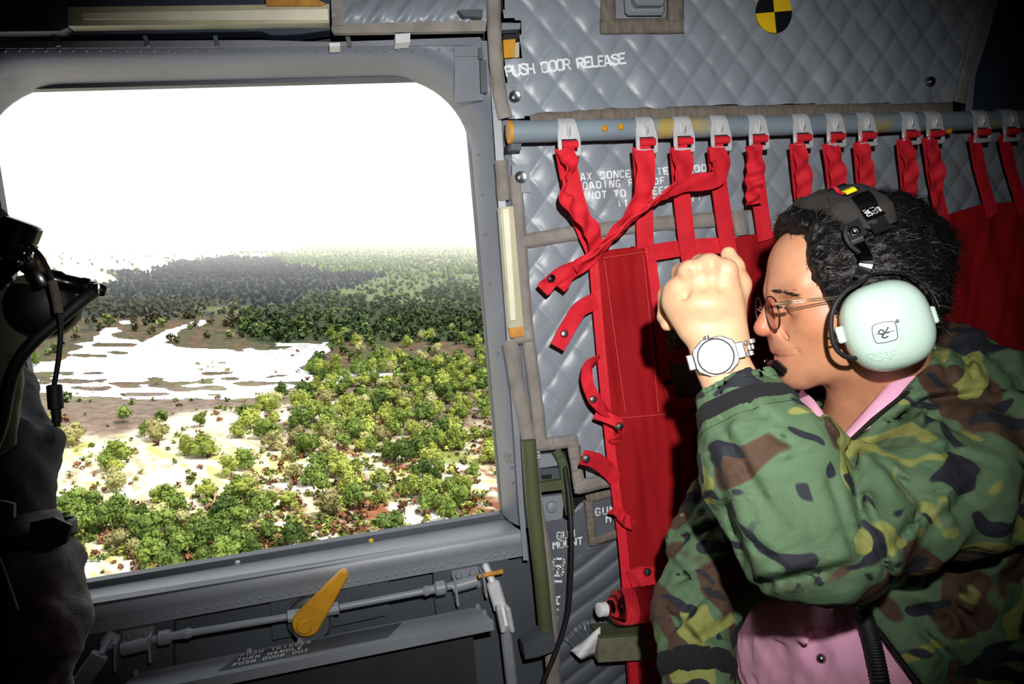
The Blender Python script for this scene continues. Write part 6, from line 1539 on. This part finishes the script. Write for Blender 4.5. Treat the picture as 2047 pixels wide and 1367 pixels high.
def sd_glove(P):
    d = smin(sd_cap(P, cW + (cG - cW) * .4, cG, .040, .043), sd_cap(P, cG, cG2, .043, .050), .02); d = smin(d, sd_cap(P, cG2, cG3, .050, .042), .02)
    for k, o_ in enumerate((-.030, -.010, .010, .030)): d = smin(d, sd_cap(P, cG3 + hx * o_, cG3 + hx * o_ * .9 + hy * .075 + hz * .02, .014, .011), .008)
    d = smin(d, sd_cap(P, cG2 - hx * .04 + hy * .02, cG3 - hx * .06 + hy * .03, .016, .013), .012)
    return d + .0025 * kn1(P) + .0014 * kn2(P)
V_, Q_ = sdf_mesh(sd_glove, cG3 - A(.15, .13, .16), cW + A(.15, .13, .05), .0045)
np_obj('glove', V_, Q_, 'glove_grey', crew)
# strap round the cuff with a free tab
rows = []
ca, cb2 = pd(44, 1060, .785), pd(50, 1092, .785)
for s in np.linspace(0, 1, 5):
    row = []
    for a in np.linspace(0, 2 * math.pi, 49): row.append(ca + (cb2 - ca) * s + (.047 + .004 * math.sin(2 * a)) * (math.cos(a) * hx + math.sin(a) * hz) + hy * .010 * math.cos(a) * -1)
    rows.append(row)
cs_ = obj('cuff_strap', MB().grid(rows), 'black', crew, smooth=True); cs_.modifiers.new('t', 'SOLIDIFY').thickness = .003
obj('cuff_tab', MB().prism([pd(60, 1044, .742), pd(108, 1034, .748), pd(142, 1050, .752), pd(132, 1086, .752), pd(100, 1100, .748), pd(60, 1106, .742)], hz * .004), 'black', cs_)
# vest side
def sd_vest(P):
    px, py, dz = pix(P); d = np.maximum(sd_poly(px, py, [(-420, 560), (-60, 578), (0, 578), (48, 588), (54, 604), (44, 690), (28, 720), (34, 760), (18, 880), (-10, 900), (-420, 960)]) * dz / F_PX, np.abs(dz - .765 - .03 * np.sin(px * .004)) - .028)
    return d - .006 + .002 * kn1(P)
V_, Q_ = sdf_mesh(sd_vest, pd(-430, 760, .765) - A(.1, .12, .28), pd(60, 740, .765) + A(.06, .12, .22), .005)
vest = np_obj('vest', V_, Q_, 'olive_cloth', crew)
tape_ = MB().strip([pd(x, y_, .732) for x, y_ in ((-60, 700), (0, 712), (30, 722))], [A(0, 0, .012)] * 3, .002, [-hz] * 3); obj('vest_seam', tape_, 'olive_cloth', vest)
for pts, w_, m_ in (([(-20, 1012), (8, 1014), (30, 1020)], .014, 'pale_strap'),):
    obj('wrist_band', MB().strip([pd(x, y_, .742) for x, y_ in pts], [hy * w_] * 3, .004, [-hz] * 3), m_, crew)
obj('strap_cord', MB().tube(smooth_path([pd(-20, 1080, .72), pd(6, 1140, .72), pd(20, 1180, .722), pd(34, 1220, .722)], 6), .0022, 8), 'pale_strap', crew, smooth=True)

# ------------------------------------------------------------------ equipment mount in front of the crew member
eq = thing('equipment_mount', 'black swivel equipment mount with chrome ball joint and hanging cable', 'equipment', pd(30, 600, .72))
def lz(a, b_, prof, m_, name, par=eq, n=24):
    a, b_ = np.asarray(a), np.asarray(b_); return obj(name, MB().lathe(a, b_ - a, prof, n=n), m_, par, smooth=SM)
ta, tb = pd(46, 444, .72), pd(18, 516, .72); L_ = np.linalg.norm(tb - ta)
lz(ta, tb, [(-.001, .012), (0, .0165), (.002, .0185), (L_ * .42, .0185), (L_ * .43, .0178), (L_ * .46, .0178), (L_ * .47, .0195), (L_ * .95, .0195), (L_, .016)], 'black_gloss', 'cylinder_housing')
lz(ta + (tb - ta) * .55, tb, [(0, .0200), (.0015, .0200)], 'chrome', 'ring')
obj('ball_joint', MB().add(I2 * .0085 + pd(48, 507, .702), I2F.tolist()), 'chrome', eq, smooth=True)
obj('ball_joint', MB().add(I2 * .0050 + pd(36, 524, .702), I2F.tolist()), 'chrome', eq, smooth=True)
lz(pd(52, 508, .715), pd(84, 562, .725), [(0, .008), (.004, .012), (.014, .012), (.016, .0105), (.03, .0105), (.034, .013)], 'steel', 'swivel_arm')
lz(pd(28, 524, .712), pd(-30, 572, .72), [(0, .006), (.002, .009), (.016, .009), (.018, .011), (.05, .011)], 'black_gloss', 'side_tube')
lz(pd(88, 610, .745), pd(60, 606, .66), [(-.01, .034), (.004, .035), (.014, .031), (.020, .022), (.022, .004)], 'black', 'round_cap')
lz(pd(92, 556, .73), pd(200, 580, .75), [(0, .010), (.012, .0105), (.016, .0085), (.030, .0085), (.032, .0095), (.038, .0095), (.040, .0075), (.050, .007), (.054, .0055)], 'black_gloss', 'rod_end')
lz(pd(180, 578, .735), pd(200, 578, .738), [(0, .003), (.003, .0058), (.008, .0058), (.009, .003)], 'chrome', 'tip_screw')
obj('hose', MB().tube(smooth_path([pd(190, 582, .738), pd(160, 604, .725), pd(118, 640, .715), (pd(70, 680, .705)), pd(34, 726, .70), pd(16, 780, .70), pd(2, 850, .70), pd(-30, 930, .70)], 8), .0062, 14), 'black_rubber', eq, smooth=True)
cb_ = obj('cable', MB().tube(smooth_path([pd(64, 494, .705), pd(84, 516, .70), pd(102, 556, .70), pd(112, 600, .70), pd(121, 650, .70), pd(118, 710, .70), pd(108, 772, .70)], 8), .0024, 10), 'black_rubber', eq, smooth=True)
lz(pd(108, 768, .70), pd(112, 820, .70), [(0, .004), (.001, .0068), (.0235, .0068), (.0245, .0045), (.037, .0042), (.0375, .003), (.041, .003)], 'black_rubber', 'plug')
obj('tape_wrap', MB().tube([pd(104, 562, .70), pd(112, 592, .70), pd(118, 626, .70)], .0042, 10), 'binding_brown', cb_, smooth=SM)
obj('webbing_tab', MB().prism([pd(34, 552, .722), pd(56, 548, .722), (pd(72, 600, .724)), pd(40, 586, .722), pd(26, 566, .722)], hz * .004), 'olive_cloth', eq)
obj('aerial', MB().tube([pd(20, 440, .72), pd(6, 424, .72), pd(-8, 412, .72)], .0022, 8), 'pale_strap', eq, smooth=SM)

# ------------------------------------------------------------------ odds and ends on the wall right of the hatch
pole = MB(); pole.tube([wp(1056, 880, .03), wp(1066, 1010, .032), wp(1082, 1160, .034), wp(1092, 1268, .034)], .0125, 18); tag(obj('upright_tube', pole, 'green_tube'), 'olive painted upright tube between the hatch and the lower lining', 'tube')
ft = MB(); wprism(ft, [(1046, 1290), (1085, 1266), (1108, 1268), (1112, 1300), (1080, 1312), (1050, 1318)], .05, .03); tag(obj('tube_foot', ft, 'grey_paint_dark'), 'grey bracket at the foot of the olive upright tube', 'bracket')
cab = MB(); cab.tube(smooth_path([wp(1128, 930, .01), wp(1136, 985, .03), wp(1142, 1060, .05), wp(1141, 1150, .055), wp(1134, 1230, .055), wp(1112, 1300, .055), wp(1085, 1367, .055), wp(1070, 1420, .05)], 8), .0042, 10); tag(obj('loose_cable', cab, 'black_rubber', smooth=True), 'black loose cable hanging in front of the gun mount lettering', 'cable')
gm = thing('gun_mount_fitting', 'grey and olive fitting seen through the slot in the lower lining', 'fitting', wp(1105, 1040, .0))
obj('upper_plate', wprism(MB(), [(1076, 908), (1112, 906), (1118, 930), (1076, 936)], .0, .01), 'grey_paint', gm); obj('hinge_plate', wprism(MB(), [(1072, 938), (1126, 934), (1132, 962), (1076, 968)], .002, .01), 'grey_paint_dark', gm)
obj('slot', wprism(MB(), [(1082, 950), (1104, 948), (1102, 957), (1084, 958)], .0028, .001), 'black', gm); obj('bar', wprism(MB(), [(1076, 966), (1128, 958), (1132, 978), (1078, 984)], .012, .02), 'olive', gm)
obj('lower_plate', wprism(MB(), [(1080, 994), (1128, 988), (1124, 1040), (1092, 1052)], .006, .01), 'grey_paint', gm); obj('boss', MB().lathe(wp(1102, 1012, .006), (0, -1, 0), [(0, .010), (.006, .009), (.008, .004)], n=16), 'grey_paint', gm, smooth=SM)
wb = tag(obj('webbing_loop', band(MB(), [(1112, 900), (1126, 930), (1134, 990), (1140, 1030)], 20, .014, .001), 'olive', smooth=True), 'olive webbing loop inside the slot of the lower lining', 'strap')
bt = thing('water_bottle', 'clear plastic bottle with a white cap lying behind the red seat edge', 'bottle', wp(1240, 1215, .03))
ba_, bb_ = wp(1196, 1219, .075), wp(1300, 1206, .05); bd2 = _n(bb_ - ba_)
obj('cap', MB().lathe(ba_, bd2, [(0, .009), (.001, .0115), (.014, .0120), (.015, .011)], n=24), 'white_plastic', bt, smooth=SM); obj('bottle_body', MB().lathe(ba_ + bd2 * .014, bd2, [(0, .010), (.006, .010), (.012, .018), (.024, .028), (.05, .030), (.09, .029), (.16, .030), (.165, .02)], n=28), 'clear_glass', bt, smooth=SM)
tg_ = MB(); rows = []
for i, t in enumerate(np.linspace(0, 1, 9)):
    rows.append([wp(1150 + 50 * t + 18 * s * (1 - t), 1308 - 34 * t + (44 * s) * (.35 + .65 * t), .05 + .01 * math.sin(3 * t + 4 * s)) for s in np.linspace(-.5, .7, 6)])
tgo = obj('paper_tag', tg_.grid(rows), 'white_plastic', smooth=True); tgo.modifiers.new('t', 'SOLIDIFY').thickness = .001; tag(tgo, 'crumpled white paper tag beside the olive pouch', 'tag')
pc = thing('canvas_pouch', 'small olive canvas pouch at the lower edge of the red seat back', 'pouch', wp(1230, 1320, .03))
obj('pouch_body', wprism(MB(), [(1197, 1271), (1300, 1264), (1302, 1318), (1196, 1324)], .062, .04), 'olive_cloth', pc); obj('pouch_edge', wprism(MB(), [(1197, 1271), (1300, 1264), (1300, 1269), (1197, 1276)], .064, .044), 'olive', pc)
nb = MB(); bandp = [(1140, 1290), (1170, 1262), (1200, 1256), (1240, 1262)]; qpo = obj('lower_fold', band(MB(), bandp, 40, .012, .004), 'vinyl_dark', lining, smooth=True)
for o in bpy.data.objects:
    if '_loc' in o: del o['_loc']
